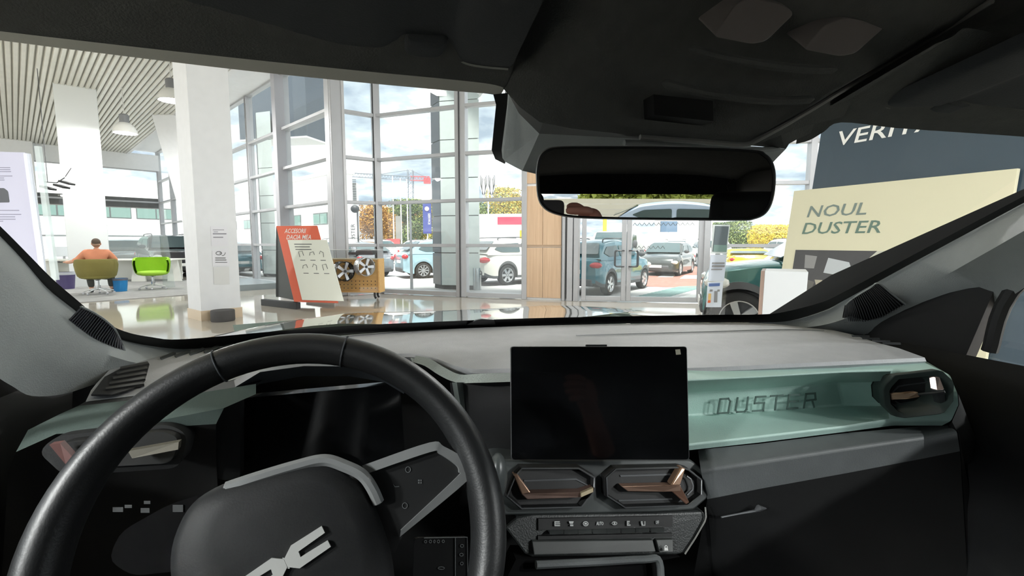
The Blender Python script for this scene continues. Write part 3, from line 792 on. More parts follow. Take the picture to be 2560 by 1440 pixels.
b = MB(); b.grid([[PF(*p) for p in r] for r in cr]); ego(b, 'shell', M_lining, oc, smooth=45, bevel=.004, seg=3)
M_lens = mat('lamp_lens', (128, 122, 122), .3, spec=.5)
for pts, f0 in (([(1783, 92), (1838, 10), (1875, -6), (1960, 12), (1987, 34), (1915, 104), (1880, 111)], .392), ([(2008, 124), (2062, 62), (2110, 44), (2188, 56), (2212, 68), (2138, 134), (2100, 141)], .388)):
    P = rounded([PF(u, v, f0) for u, v in pts], .006, 3)
    b = MB(); b.prism(P, CF * .03 + Vector((0, 0, .03))); ego(b, 'lamp_lens', M_lens, oc, smooth=30, bevel=.002)
for pth, f0 in (([(1722, 122), (1800, 142), (1900, 160), (2000, 172), (2092, 174)], .408), ([(1655, 206), (1740, 228), (1850, 245), (1950, 252), (2035, 248)], .430)):
    b = MB(); b.tube(smoothpath([PF(u, v, f0) for u, v in pth], 5), [.001] + [.0045] * 19 + [.001], 8); ego(b, 'grip_ridge', M_lining, oc)
b = MB(); b.prism([PF(1634, 236, .446), PF(1782, 252, .440), PF(1784, 303, .453), PF(1636, 287, .458)], CF * .02); ego(b, 'switch_panel', M_intd, oc)
b = MB(); b.tube(smoothpath([PF(1600, 343, .482), PF(1750, 354, .479), PF(1858, 361, .477), (PF(1900, 346, .472)), PF(2000, 290, .462), PF(2140, 205, .442), PF(2330, 92, .40), PF(2480, 2, .345)], 6), .003, 8); ego(b, 'edge_bead', mat('bead_grey', (120, 120, 118), .5), oc)

# ---- sensor cover and interior mirror
sc_ = thing('sensor_cover', None, None); sc_.parent = EGO; sc_.matrix_parent_inverse = Matrix.Translation(-EGO.location)
b = MB()
A = [PF(1263, 226, .55), PF(1249, 388, .66), PF(1258, 402, .66), PF(1306, 427, .63), PF(1348, 334, .55), PF(1297, 283, .545), PF(1273, 238, .545)]
b.add(A, [list(range(7))])
B2 = [PF(1348, 334, .55), PF(1306, 427, .63), PF(1345, 436, .63), PF(1900, 440, .63), PF(1965, 372, .55), PF(1700, 352, .55)]
b.add(B2, [list(range(6))])
ego(b, 'cover_shell', M_pillar, sc_, smooth=0)
b = MB(); b.grid([[PF(1263, 226, .55), PF(1273, 238, .545), PF(1297, 283, .545), PF(1348, 334, .55), PF(1700, 352, .55), PF(1900, 366, .55), PF(1965, 372, .55)],
                  [PF(1250, 190, .52), PF(1262, 215, .52), PF(1310, 262, .515), PF(1360, 298, .51), PF(1700, 330, .505), PF(1890, 340, .50), PF(2010, 300, .50)]]); ego(b, 'cover_top', M_intd, sc_)
b = MB(); b.grid([[PW(1233, 236, .985), PW(1240, 262, .985), PW(1229, 375, .985), PW(1238, 398, .985), PW(1262, 410, .985)], [PW(1270, 232, .975), PW(1268, 262, .975), PW(1254, 375, .975), PW(1256, 395, .975), PW(1264, 406, .975)]]); ego(b, 'cover_frit', M_frit, sc_)
b = MB(); b.tube(smoothpath([PF(1560, 358, .545), PF(1720, 368, .545), PF(1860, 378, .545), PF(1945, 372, .545)], 5), .0045, 8); ego(b, 'cover_lip', M_pillar, sc_)
b = MB(); b.prism([PF(1960, 366, .53), PF(1990, 350, .53), PF(2060, 318, .53), PF(2110, 296, .53), PF(2110, 250, .50), PF(1950, 330, .50)], CF * .03); ego(b, 'cover_wing', M_lining, sc_, smooth=0)

rm = thing('interior_mirror', None, None); rm.parent = EGO; rm.matrix_parent_inverse = Matrix.Translation(-EGO.location)
MN = Vector((0.031, -0.998, -0.051)).normalized()
MC = PD(1640, 457, .5)
def PM(u, v, off=0.0):           # pixel on the mirror plane
    d = ray(u, v); t = (MC + MN * off - CAM).dot(MN) / d.dot(MN); return CAM + d * t
out_ = [(p_.x, p_.y) for p_ in smoothpath([Vector((x_, y_, 0)) for x_, y_ in [(1339,430),(1345,395),(1362,374),(1395,366),(1500,365),(1700,367),(1880,374),(1915,385),(1934,408),(1940,445),(1934,498),(1916,533),(1884,549),(1840,552),(1600,550),(1450,546),(1390,537),(1358,520),(1343,490),(1339,430)]], 4)][:-1]
ins = [(lerp(1640, u, .972) , lerp(457, v, .93)) for u, v in out_]
ins2 = [(lerp(1640, u, .992), lerp(457, v, .975)) for u, v in out_]
F1 = [PM(u, v, .004) for u, v in ins2]; F2 = [PM(u, v, -.004) for u, v in out_]
F3 = [PM(lerp(1640, u, .93), lerp(457, v, .85), -.03) for u, v in out_]; F4 = [PM(lerp(1640, u, .5), lerp(457, v, .5), -.045) for u, v in out_]
FI = [PM(u, v, .003) for u, v in ins]
b = MB(); b.grid([FI, F1, F2, F3, F4], close=True); b.add(F4, [list(range(len(F4)))]); ego(b, 'housing', M_black, rm, smooth=50)
b = MB(); b.add([PM(u, v, .0025) for u, v in ins], [list(range(len(ins)))])
ego(b, 'mirror_glass', mat('mirror_silver', (226, 226, 226), .0, 1.0), rm, smooth=0)
b = MB(); b.tube([PM(1640, 440, -.03), PF(1640, 400, .60)], .016, 12); ego(b, 'stalk', M_black, rm)

# ---- touchscreen
ts = thing('touchscreen', None, None); ts.parent = EGO; ts.matrix_parent_inverse = Matrix.Translation(-EGO.location)
TP = [PD(1275, 866, .660), PD(1718, 866, .660), PD(1724, 1150, .630), PD(1277, 1150, .630)]
tn = (TP[1] - TP[0]).cross(TP[3] - TP[0]).normalized()
if tn.y < 0: tn = -tn
b = MB(); b.prism(rounded(TP, .004, 3), tn * .014); ego(b, 'casing', mat('screen_casing', (70, 71, 73), .35), ts, smooth=30, bevel=.0015)
ti = [TP[0].lerp(TP[2], .006), TP[1].lerp(TP[3], .006), TP[2].lerp(TP[0], .006), TP[3].lerp(TP[1], .006)]
b = MB(); b.prism(rounded(ti, .004, 3), -tn * .0012); ego(b, 'display_glass', mat('display_black', (9, 10, 11), .05, spec=.35), ts, smooth=0)
def on_screen(u, v, off=.0016):
    d = ray(u, v); q = TP[0] - tn * off; return CAM + d * ((q - CAM).dot(tn) / d.dot(tn))
b = MB(); b.prism([on_screen(*p) for p in ((1688, 874), (1700, 873), (1702, 886), (1690, 887))], -tn * .0003); ego(b, 'sticker', mat('sticker_beige', (170, 166, 148), .6), ts, smooth=0)
b = MB(); b.box(TP[0].lerp(TP[1], .5) + tn * .02 + Vector((0, 0, .002)), (.03, .006, .004), basis(Vector((0, 0, 0)), TP[1] - TP[0], tn)); ego(b, 'screen_clip', M_bezel, ts)

# ---- centre vents
cs = thing('centre_stack', None, None); cs.parent = EGO; cs.matrix_parent_inverse = Matrix.Translation(-EGO.location)
def cf(v): return lerp(.600, .555, (v - 1150) / 250)          # the stack leans towards the driver lower down
def PS(u, v, off=0.0): return PF(u, v, cf(v) - off)
body = [(1232,1160),(1256,1150),(1700,1148),(1728,1150),(1768,1182),(1771,1245),(1735,1276),(1640,1282),(1255,1290),(1232,1275)]
b = MB(); b.prism(rounded([PS(*p) for p in body], .006, 3), CF * .05); ego(b, 'vent_housing', M_bezel, cs, smooth=30, bevel=.003)
def vent(parent_name, outline, inset, slats, rim):
    va = thing('air_vent', None, None); va.parent = EGO; va.matrix_parent_inverse = Matrix.Translation(-EGO.location)
    P = [PS(u, v, .009) for u, v in outline]
    c = sum(P, Vector((0, 0, 0))) / len(P)
    Pi = [p.lerp(c, inset) - CF * .001 for p in P]
    Pd = [p.lerp(c, inset * 1.6) + CF * .0065 for p in P]
    b = MB(); b.grid([[p + CF * .015 for p in P], P, Pi, Pd], close=True); b.add(Pd, [list(range(len(Pd)))]); ego(b, 'bezel', M_intd, va, smooth=30)
    for s_ in slats:
        b = MB(); b.prism([PS(u, v, .0045) for u, v in s_], CF * .002); ego(b, 'slat', M_vent, va, smooth=0)
    b = MB(); b.tube([p - CF * .001 for p in Pi] , .0011, 6, closed=True); ego(b, 'rim', M_vent, va)
    return va
vl = vent('l', [(1285,1185),(1300,1168),(1448,1168),(1488,1192),(1488,1225),(1455,1268),(1300,1272),(1262,1240)], .04,
          [[(1310,1200),(1440,1196),(1470,1212),(1470,1215),(1440,1200),(1310,1204)]], 1)
b = MB(); b.prism([PS(1284, 1188, .012), PS(1294, 1187, .014), PS(1327, 1232, .016), PS(1305, 1236, .014)], CF * .010); ego(b, 'tab', M_copper, vl, smooth=0, bevel=.001)
b = MB(); b.prism([PS(1303, 1235, .014), PS(1452, 1231, .014), PS(1484, 1219, .012), PS(1484, 1231, .012), PS(1452, 1244, .014), PS(1318, 1249, .014)], CF * .012); ego(b, 'tab_bar', mat('dark_copper', (104, 84, 76), .35, .5), vl, smooth=0, bevel=.001)
b = MB(); b.prism([PS(1453, 1233, .0165), PS(1483, 1220, .0145), PS(1483, 1230, .0145), PS(1453, 1243, .0165)], CF * .004); ego(b, 'tab_tip', mat('tan_metal', (150, 138, 112), .35, .4), vl, smooth=0)
vr = vent('r', [(1510,1192),(1535,1170),(1700,1166),(1722,1172),(1756,1198),(1756,1236),(1720,1264),(1558,1270),(1512,1240)], .04,
          [[(1550,1188),(1675,1184),(1679,1186),(1679,1188),(1552,1192)], [(1546,1250),(1680,1246),(1682,1249),(1548,1253)]], 1)
b = MB(); b.prism([PS(1704, 1170, .016), PS(1714, 1172, .016), PS(1701, 1213, .020), PS(1678, 1214, .018)], CF * .012); ego(b, 'tab', M_copper, vr, smooth=0, bevel=.0012)
b = MB(); b.prism([PS(1701, 1214, .020), PS(1724, 1256, .016), PS(1716, 1262, .016), PS(1680, 1229, .018)], CF * .012); ego(b, 'tab_foot', mat('brown_copper', (138, 104, 88), .3, .6), vr, smooth=0, bevel=.0012)
b = MB(); b.prism([PS(1553, 1216, .013), PS(1660, 1214, .015), PS(1702, 1213, .020), PS(1702, 1229, .020), PS(1660, 1230, .016), PS(1570, 1229, .013)], CF * .010); ego(b, 'tab_bar', mat('tab_bar_metal', (150, 122, 106), .3, .6), vr, smooth=0, bevel=.001)
b = MB(); b.tube([PS(1716, 1190, .009), PS(1726, 1197, .009), PS(1732, 1214, .009), PS(1731, 1224, .009), PS(1717, 1238, .009)], .0016, 6); ego(b, 'thumb_wheel', M_vent, vr)

# right end vent
PRf = lambda u, v, o=0.0: PF(u, v, lerp(.597, .520, (u - 2210) / 180) - o)
va = thing('air_vent', None, None); va.parent = EGO; va.matrix_parent_inverse = Matrix.Translation(-EGO.location)
outl = [(2208,975),(2214,962),(2238,938),(2345,925),(2358,928),(2383,952),(2386,962),(2384,1004),(2362,1032),(2350,1036),(2262,1046),(2240,1042),(2212,1015)]
innr = [(2225,978),(2230,968),(2248,949),(2340,940),(2350,943),(2375,962),(2378,972),(2376,998),(2352,1018),(2344,1021),(2258,1034),(2246,1028),(2228,1010)]
P = [PRf(u, v, .006) for u, v in outl]; Q = [PRf(u, v, .004) for u, v in innr]; c = sum(Q, Vector((0, 0, 0))) / len(Q)
b = MB(); b.grid([[p + CF * .008 for p in P], P, Q, [q.lerp(c, .08) + CF * .035 for q in Q]], close=True); b.add([q.lerp(c, .08) + CF * .035 for q in Q], [list(range(len(Q)))])
ego(b, 'bezel', mat('vent_bezel_green', (70, 80, 77), .35), va, smooth=30, bevel=.0015)
b = MB(); b.prism([q.lerp(c, .085) + CF * .033 for q in Q], CF * .004); ego(b, 'vent_opening', M_intd, va, smooth=0)
for pth in ([(2231, 982), (2246, 966), (2262, 963), (2326, 955)], [(2238, 1003), (2256, 1012), (2300, 1010), (2336, 1004)], [(2228, 1008), (2255, 1028), (2280, 1027), (2345, 1018)]):
    b = MB(); b.tube([PRf(u, v, -.004) for u, v in pth], .0013, 5); ego(b, 'slat', M_vent, va)
b = MB(); b.prism([PRf(2226, 985, .002), PRf(2264, 984, .006), PRf(2296, 980, .006), PRf(2300, 993, .006), PRf(2264, 998, .006), PRf(2228, 1000, .002)], CF * .008); ego(b, 'tab_bar', mat('bright_copper', (206, 172, 146), .25, .7), va, smooth=0, bevel=.001)
b = MB(); b.prism([PRf(2338, 942, .004), PRf(2350, 943, .004), PRf(2362, 975, .010), PRf(2343, 976, .010)], CF * .010); ego(b, 'tab', mat('rose_metal', (206, 186, 182), .2, .7), va, smooth=0, bevel=.001)
b = MB(); b.prism([PRf(2343, 977, .010), PRf(2361, 976, .010), PRf(2366, 1010, .002), PRf(2352, 1013, .002)], CF * .010); ego(b, 'tab_foot', M_vent, va, smooth=0, bevel=.001)
b = MB(); b.tube([PRf(2296, 986, .008), PRf(2340, 982, .010), PRf(2362, 979, .010)], .0022, 6); ego(b, 'tab_rod', M_dark, va)

# climate panel
cl = thing('climate_panel', None, None); cl.parent = EGO; cl.matrix_parent_inverse = Matrix.Translation(-EGO.location)
pan = [(1262,1320),(1292,1296),(1330,1288),(1640,1284),(1760,1279),(1764,1292),(1762,1302),(1712,1384),(1690,1388),(1330,1394),(1312,1386)]
b = MB(); b.prism([PS(*p) for p in pan], CF * .04); ego(b, 'fascia', mat('climate_fascia', (46, 49, 49), .45, bump=.15, bscale=500), cl, smooth=0, bevel=.003)
b = MB(); b.tube([PS(1763, 1268, .003), PS(1765, 1292, .003), PS(1762, 1303, .003), PS(1738, 1345, .003), PS(1712, 1385, .003)], .0012, 5); ego(b, 'fascia_edge', mat('edge_grey', (150, 150, 146), .4), cl)
b = MB(); b.prism([PS(1345, 1295, .001), PS(1680, 1288, .001), PS(1680, 1316, .001), PS(1345, 1324, .001)], -CF * .0015); ego(b, 'label_strip', M_intd, cl, smooth=0)
us = [1392, 1428, 1463, 1500, 1535, 1571, 1607, 1645]
for i in range(8):
    u0 = us[i] - 17; u1 = us[i] + 17; d0 = -.02 * (us[i] - 1392)
    b = MB(); b.prism([PS(u0, 1327 + d0, .004), PS(u1, 1326 + d0, .004), PS(u1, 1336 + d0, .010), PS(u0, 1337 + d0, .010)], CF * .012); ego(b, 'key', mat('climate_key', (62, 65, 65), .4), cl, smooth=0, bevel=.0008)
b = MB(); b.prism([PS(1345, 1340, .002), PS(1680, 1333, .002), PS(1680, 1342, .002), PS(1345, 1349, .002)], CF * .008); ego(b, 'key_shadow_gap', M_intd, cl, smooth=0)
b = MB(); b.prism([PS(1330, 1354, .004), PS(1632, 1350, .004), PS(1640, 1380, .006), PS(1335, 1388, .006)], CF * .01); ego(b, 'lower_strip', mat('climate_strip', (56, 59, 58), .5), cl, smooth=0, bevel=.001)
b = MB(); b.prism([PS(1640, 1350, .004), PS(1683, 1349, .004), PS(1684, 1381, .006), PS(1649, 1382, .006)], CF * .01); ego(b, 'lock_button', mat('climate_strip', (56, 59, 58), .5), cl, smooth=0, bevel=.001)
def icon(parent, polys, m, off=.008):
    b = MB()
    for p in polys: b.prism([PS(u, v, off) for u, v in p], -CF * .0004)
    return ego(b, 'printed_icon', m, parent, smooth=0)
def rect(x0, y0, x1, y1): return [(x0, y0), (x1, y0), (x1, y1), (x0, y1)]
def ring(cx, cy, rx, ry, w, n=14):
    out = []
    for i in range(n):
        a = 2 * math.pi * i / n; c = 2 * math.pi * (i + 1) / n
        out.append([(cx + rx * math.cos(a), cy + ry * math.sin(a)), (cx + rx * math.cos(c), cy + ry * math.sin(c)), (cx + (rx - w) * math.cos(c), cy + (ry - w) * math.sin(c)), (cx + (rx - w) * math.cos(a), cy + (ry - w) * math.sin(a))])
    return out
y0 = 1309
icon(cl, [rect(1386, 1303, 1399, 1306), rect(1387, 1308, 1400, 1310), rect(1387, 1312, 1400, 1315), rect(1386, 1303, 1388, 1315)], M_icon, .004)
icon(cl, [[(1422, 1303), (1434, 1303), (1432, 1309), (1424, 1309)], rect(1425, 1311, 1433, 1315)], M_icon, .004)
icon(cl, ring(1464, 1309, 7, 6, 1.6) + [rect(1461, 1307, 1467, 1311)], M_icon, .004)
text('printed_icon', 'AUTO', basis(PS(1491, 1313, .0035), PS(1600, 1311, .0035) - PS(1491, 1313, .0035), PS(1491, 1300, .0035) - PS(1491, 1313, .0035)), .0062, M_icon, cl, .62)
icon(cl, ring(1536, 1308, 7, 4.5, 1.6) + [rect(1534, 1306, 1538, 1310)], M_icon, .004)
icon(cl, [rect(1567, 1302, 1574, 1305), rect(1567, 1307, 1573, 1309), rect(1567, 1311, 1576, 1314), rect(1567, 1302, 1569, 1314)], M_icon, .004)
icon(cl, [rect(1602, 1303, 1606, 1306), [(1602, 1307), (1606, 1306), (1608, 1312), (1611, 1312), (1611, 1303), (1613, 1303), (1613, 1314), (1604, 1314)]], M_icon, .004)
text('printed_icon', 'OFF', basis(PS(1639, 1310, .0035), PS(1745, 1308, .0035) - PS(1639, 1310, .0035), PS(1639, 1298, .0035) - PS(1639, 1310, .0035)), .0062, M_icon, cl, .5)
icon(cl, [[(1661, 1369), (1661, 1376), (1670, 1376), (1669, 1369)]] + ring(1665, 1368, 4, 5, 1.4, 10), mat('icon_bright', (230, 230, 228), .6), .010)
# lower console tray
b = MB(); b.prism([PS(1290, 1398), PS(1700, 1392), PS(1650, 1402), PS(1655, 1520), PS(1230, 1520)], CF * .03); ego(b, 'console_tray', mat('tray_black', (10, 10, 11), .9, spec=.1), smooth=0)
b = MB(); b.tube(smoothpath([PS(1340, 1412, .01), PS(1500, 1404, .01), PS(1610, 1398, .01), PS(1648, 1404, .01), PS(1652, 1500, .01)], 5), .005, 8); ego(b, 'tray_rim', M_lowdash)

# ---- steering wheel
WC = K(-.3624, .4227, -.2629)
wx = Vector((0.95484, 0.29712, 0)); wy = Vector((-0.12958, 0.41641, 0.89990)); wnv = Vector((0.26738, -0.85926, 0.43611))
def PWh(u, v, off=0.0):
    d = ray(u, v); q = WC + wnv * off; return CAM + d * ((q - CAM).dot(wnv) / d.dot(wnv))
sw_ = thing('steering_wheel', None, None); sw_.parent = EGO; sw_.matrix_parent_inverse = Matrix.Translation(-EGO.location)
def torus(Rr, a_, b_, mb, n=96, m=18):
    rows = []
    for i in range(n):
        t = 2 * math.pi * i / n; er = wx * math.cos(t) + wy * math.sin(t)
        thick = 1.0 + .16 * max(0, math.cos(2 * t)) ** 2
        rows.append([WC + er * (Rr + a_ * thick * math.cos(2 * math.pi * k / m)) + wnv * (b_ * thick * math.sin(2 * math.pi * k / m)) for k in range(m)])
    rows.append(rows[0]); mb.grid(rows, close=True)
b = MB(); torus(.176, .0148, .019, b); ego(b, 'rim', M_leather, sw_, smooth=80)
for u_, v_ in ((872, 838), (545, 905)):
    t = math.atan2((PWh(u_, v_) - WC).dot(wy), (PWh(u_, v_) - WC).dot(wx)); er = wx * math.cos(t) + wy * math.sin(t)
    b = MB(); b.tube([WC + er * (.176 + .0154 * math.cos(2 * math.pi * k / 20)) + wnv * (.0196 * math.sin(2 * math.pi * k / 20)) for k in range(20)], .0008, 5, closed=True); ego(b, 'rim_seam', M_visor, sw_)
# hub, turned with the wheel
hub = [(470,1260),(560,1205),(690,1170),(790,1152),(850,1160),(905,1200),(950,1290),(985,1400),(990,1540),(440,1540),(420,1380)]
P = rounded([PWh(u, v, .005) for u, v in hub], .02, 5)
c = sum(P, Vector((0, 0, 0))) / len(P)
b = MB(); b.grid([[p - wnv * .05 for p in P], P, [p.lerp(c, .10) + wnv * .012 for p in P], [p.lerp(c, .35) + wnv * .018 for p in P]], close=True); b.add([p.lerp(c, .35) + wnv * .018 for p in P], [list(range(len(P)))]); ego(b, 'airbag_cover', M_int, sw_, smooth=50)
b = MB(); b.tube(smoothpath([PWh(560, 1222, .012), PWh(640, 1195, .014), PWh(740, 1165, .014), PWh(810, 1150, .014), PWh(862, 1165, .014), PWh(905, 1187, .014), PWh(930, 1220, .012), PWh(948, 1260, .008)], 6), [.002] + [.0055] * 41 + [.002], 8); ego(b, 'airbag_trim', M_satin, sw_)
# right spoke with satin surround
spk = [(900,1176),(1075,1108),(1095,1112),(1160,1152),(1172,1180),(1160,1200),(1010,1330),(985,1390),(940,1280)]
b = MB(); b.prism(rounded([PWh(u, v, .004) for u, v in spk], .006, 3), -wnv * .02); ego(b, 'switch_pad', M_intd, sw_, smooth=30)
b = MB()
outr = [(905,1164),(1074,1106),(1110,1116),(1160,1146),(1176,1176),(1166,1204),(1000,1342)]
innr = [(918,1184),(1076,1130),(1098,1134),(1140,1162),(1148,1180),(1140,1196),(1002,1326)]
Po = smoothpath([PWh(u, v, .008) for u, v in outr], 5); Pi = smoothpath([PWh(u, v, .010) for u, v in innr], 5)
b.grid([[p - wnv * .012 for p in Po], Po, Pi, [p - wnv * .010 for p in Pi]]); ego(b, 'spoke_surround', M_satin, sw_, smooth=40)
for cx, cy, kind in ((1020, 1174, 0), (990, 1212, 1), (1050, 1204, 2), (1012, 1264, 3)):
    polys = ring(cx, cy, 7, 8, 1.5, 12) if kind in (0, 3) else ([[(cx - 8, cy - 3), (cx - 2, cy + 4), (cx + 8, cy + 3), (cx + 8, cy + 5), (cx - 3, cy + 6)]] if kind == 1 else [rect(cx - 5, cy - 5, cx - 1, cy - 1), rect(cx + 1, cy - 5, cx + 4, cy - 1), rect(cx - 5, cy + 1, cx - 1, cy + 5), rect(cx + 1, cy + 1, cx + 4, cy + 5)])
    b = MB()
    for p in polys: b.prism([PWh(u, v, .0045) for u, v in p], wnv * .0003)
    ego(b, 'printed_icon', M_icond, sw_, smooth=0)
# left spoke, in shadow
spl = [(300,1330),(420,1262),(520,1230),(560,1300),(520,1420),(330,1440),(270,1400)]
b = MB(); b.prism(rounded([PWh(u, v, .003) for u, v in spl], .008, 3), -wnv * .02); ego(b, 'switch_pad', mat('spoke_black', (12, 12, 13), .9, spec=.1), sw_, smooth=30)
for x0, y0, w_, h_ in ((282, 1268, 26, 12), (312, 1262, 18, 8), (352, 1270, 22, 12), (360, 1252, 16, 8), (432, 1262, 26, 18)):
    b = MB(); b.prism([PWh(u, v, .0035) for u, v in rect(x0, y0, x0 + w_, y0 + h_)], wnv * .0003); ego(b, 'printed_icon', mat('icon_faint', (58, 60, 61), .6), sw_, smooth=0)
# emblem
eh = [(727,1364),(804,1315),(812,1332),(746,1379),(751,1393),(819,1351),(827,1367),(749,1421),(719,1418)]
ctr = (714, 1408)
full = [(710, 1398)] + eh
for nm, pts in (('emblem', full), ('emblem', [(2 * ctr[0] - u, 2 * ctr[1] - v) for u, v in full])):
    b = MB(); b.prism([PWh(u, v, .026) for u, v in pts], -wnv * .003); ego(b, nm, M_emb, sw_, smooth=0)
b = MB(); b.prism([PWh(u, v, .0255) for u, v in ((706, 1394), (722, 1398), (724, 1422), (706, 1420))], -wnv * .003); ego(b, 'emblem_core', M_emb, sw_, smooth=0)
# steering column and right stalk with printed card
b = MB(); b.tube([WC - wnv * .03, WC - wnv * .30], [.05, .055], 20); ego(b, 'steering_column', M_intd)
card = thing('stalk_screen', None, None); card.parent = EGO; card.matrix_parent_inverse = Matrix.Translation(-EGO.location)
PSt = lambda u, v, o=0.0: PF(u, v, .50 - o)
b = MB(); b.prism(rounded([PSt(1035, 1345), PSt(1168, 1342), PSt(1170, 1520), PSt(1030, 1520)], .004, 2), CF * .002); ego(b, 'stalk_body', M_intd, card, smooth=0)
b = MB(); b.tube([PSt(1138, 1345, .001), PSt(1138, 1440, .001)], .0005, 4); b.tube([PSt(1060, 1345, .001), PSt(1168, 1343, .001), PSt(1169, 1440, .001)], .0005, 4); ego(b, 'printed_lines', M_icond, card)
for (x0, y0_, w_, h_) in ((1060, 1350, 8, 8), (1072, 1349, 8, 9), (1083, 1349, 6, 9), (1092, 1349, 8, 9), (1104, 1349, 8, 8), (1150, 1360, 10, 9), (1148, 1382, 11, 9), (1150, 1404, 9, 9), (1094, 1416, 18, 8)):
    b = MB()
    for p in ring(x0 + w_ / 2, y0_ + h_ / 2, w_ / 2, h_ / 2, 1.6, 8): b.prism([PSt(u, v, .001) for u, v in p], -CF * .0003)
    ego(b, 'printed_mark', M_icond, card, smooth=0)
b = MB(); b.ball(PF(1245, 1190, .56), (.012, .02, .03)); ego(b, 'stalk', M_bezel)

# ---- defroster slots left of the wheel, left corner vent
for i in range(9):
    t = i / 8; u0 = lerp(400, 690, t); v0_ = lerp(890, 846, t)
    b = MB(); P = [PH(u0, v0_ + 8, -.2), PH(u0 + 34, v0_ - 6, -.2), PH(u0 + 40, v0_ - 4, -.2), PH(u0 + 4, v0_ + 12, -.2)]
    b.prism(P, (0, 0, .0035)); ego(b, 'defroster_fin', M_bezel, dash, smooth=0)
b = MB(); b.prism([PH(u, v, -.2) for u, v in ((228, 990), (262, 945), (300, 925), (374, 913), (362, 955), (330, 975), (280, 990))], (0, 0, .002)); ego(b, 'corner_vent', M_int, dash, smooth=0)
for i in range(5):
    b = MB(); u0 = 265 + i * 9; v0_ = 975 - i * 13
    b.prism([PH(u0, v0_, -.2), PH(u0 + 92 - i * 6, v0_ - 14, -.2), PH(u0 + 96 - i * 6, v0_ - 9, -.2), PH(u0, v0_ + 5, -.2)], (0, 0, .004)); ego(b, 'corner_vent_fin', mat('vent_fin_dark', (52, 52, 52), .6), dash, smooth=0)
for i in range(4):
    b = MB(); u0 = 2128 + i * 26; v0_ = 841 + i * 6
    b.prism([PH(u0, v0_, -.2), PH(u0 + 44, v0_ + 1, -.2), PH(u0 + 46, v0_ + 3, -.2), PH(u0 + 2, v0_ + 2, -.2)], (0, 0, .003)); ego(b, 'defroster_fin', M_vent, dash, smooth=0)

# ---- doors, side glass, rear cabin
for s_ in (1, -1):
    R0 = .80 * s_
    dr = thing('front_door', None, None); dr.parent = EGO; dr.matrix_parent_inverse = Matrix.Translation(-EGO.location)
    b = MB(); b.grid([[K(R0, f, -.215) for f in (1.15, .6, .1, -.5)], [K(R0 - s_ * .03, f, -.25) for f in (1.15, .6, .1, -.5)], [K(R0 - s_ * .05, f, -.55) for f in (1.15, .6, .1, -.5)], [K(R0, f, -1.0) for f in (1.15, .6, .1, -.5)]]); ego(b, 'door_card', M_int, dr, smooth=40)
    b = MB(); b.prism([K(R0, 1.15, -.227), K(R0, .638, -.227), K(R0, .596, -.063), K(R0, .40, .09), K(R0, .54, .11), K(R0, .93, -.08)], CR * .03 * s_); ego(b, 'sail_panel', M_int, dr)
    b = MB(); b.prism([K(R0, .60, -.212), K(R0, .56, -.06), K(R0, .36, .09), K(R0 - s_ * .05, .1, .15), K(R0 - s_ * .05, -.5, .15), K(R0, -.5, -.212)], CR * .004 * s_); ego(b, 'side_glass', glass('side_glass', (.9, .92, .92), .6, 1.3), dr, smooth=0)
    b = MB(); b.tube(smoothpath([K(R0, .60, -.20), K(R0, .56, -.06), K(R0, .36, .09), K(R0 - s_ * .05, .1, .15), K(R0 - s_ * .05, -.5, .15)], 6), .012, 8); ego(b, 'window_seal', M_intd, dr)
    b = MB(); b.prism([K(R0, -.44, -1.0), K(R0, -.62, -1.0), K(R0 - s_ * .06, -.66, .18), K(R0 - s_ * .06, -.50, .18)], CR * .05 * s_); ego(b, 'side_pillar', M_int)
    b = MB(); b.grid([[K(R0, f, -.215) for f in (-.6, -1.3)], [K(R0 - s_ * .04, f, -.5) for f in (-.6, -1.3)], [K(R0, f, -1.0) for f in (-.6, -1.3)]]); ego(b, 'rear_door', M_int)
    b = MB(); b.prism([K(R0, -.62, -.212), K(R0 - s_ * .06, -.64, .15), K(R0 - s_ * .06, -1.1, .14), K(R0, -1.3, -.212)], CR * .004 * s_); ego(b, 'rear_side_glass', glass('tinted_glass', (.28, .29, .29), .6, 1.3), smooth=0)
    b = MB(); b.prism([K(R0, -1.28, -1.0), K(R0, -2.0, -1.0), K(R0 - s_ * .06, -1.95, -.1), K(R0 - s_ * .16, -1.93, .16), K(R0 - s_ * .06, -1.08, .17), K(R0, -1.28, -.2)], CR * .05 * s_); ego(b, 'rear_quarter', M_int)
    b = MB(); b.prism([K(R0 - s_ * .14, -1.93, .18), K(R0 - s_ * .20, -1.93, .10), K(R0 - s_ * .10, -2.0, -.14), K(R0, -2.02, -.16), K(R0, -1.97, .1)], -CF * .05); ego(b, 'tailgate_pillar', M_int)
tg = MB(); tg.prism([K(r, f, z) for r, f, z in ((-.74, -2.02, -.14), (.74, -2.02, -.14), (.74, -2.1, -1.0), (-.74, -2.1, -1.0))], -CF * .05); ego(tg, 'tailgate', M_int)
tg = MB(); tg.prism([K(-.72, -1.97, .05), K(.72, -1.97, .05), K(.70, -1.93, .22), K(-.70, -1.93, .22)], -CF * .04); ego(tg, 'tailgate_header', M_int)
tg = MB(); tg.prism([K(-.62, -2.03, -.14), K(.62, -2.03, -.14), K(.56, -1.96, .16), K(-.56, -1.96, .16)], -CF * .004); ego(tg, 'rear_window', glass('rear_glass', (.9, .92, .92), .5, 1.3), smooth=0)
b = MB(); b.grid([[K(r, f, -.95) for r in (-.745, .745)] for f in (1.0, -2.1)]); ego(b, 'cabin_floor', M_intd)
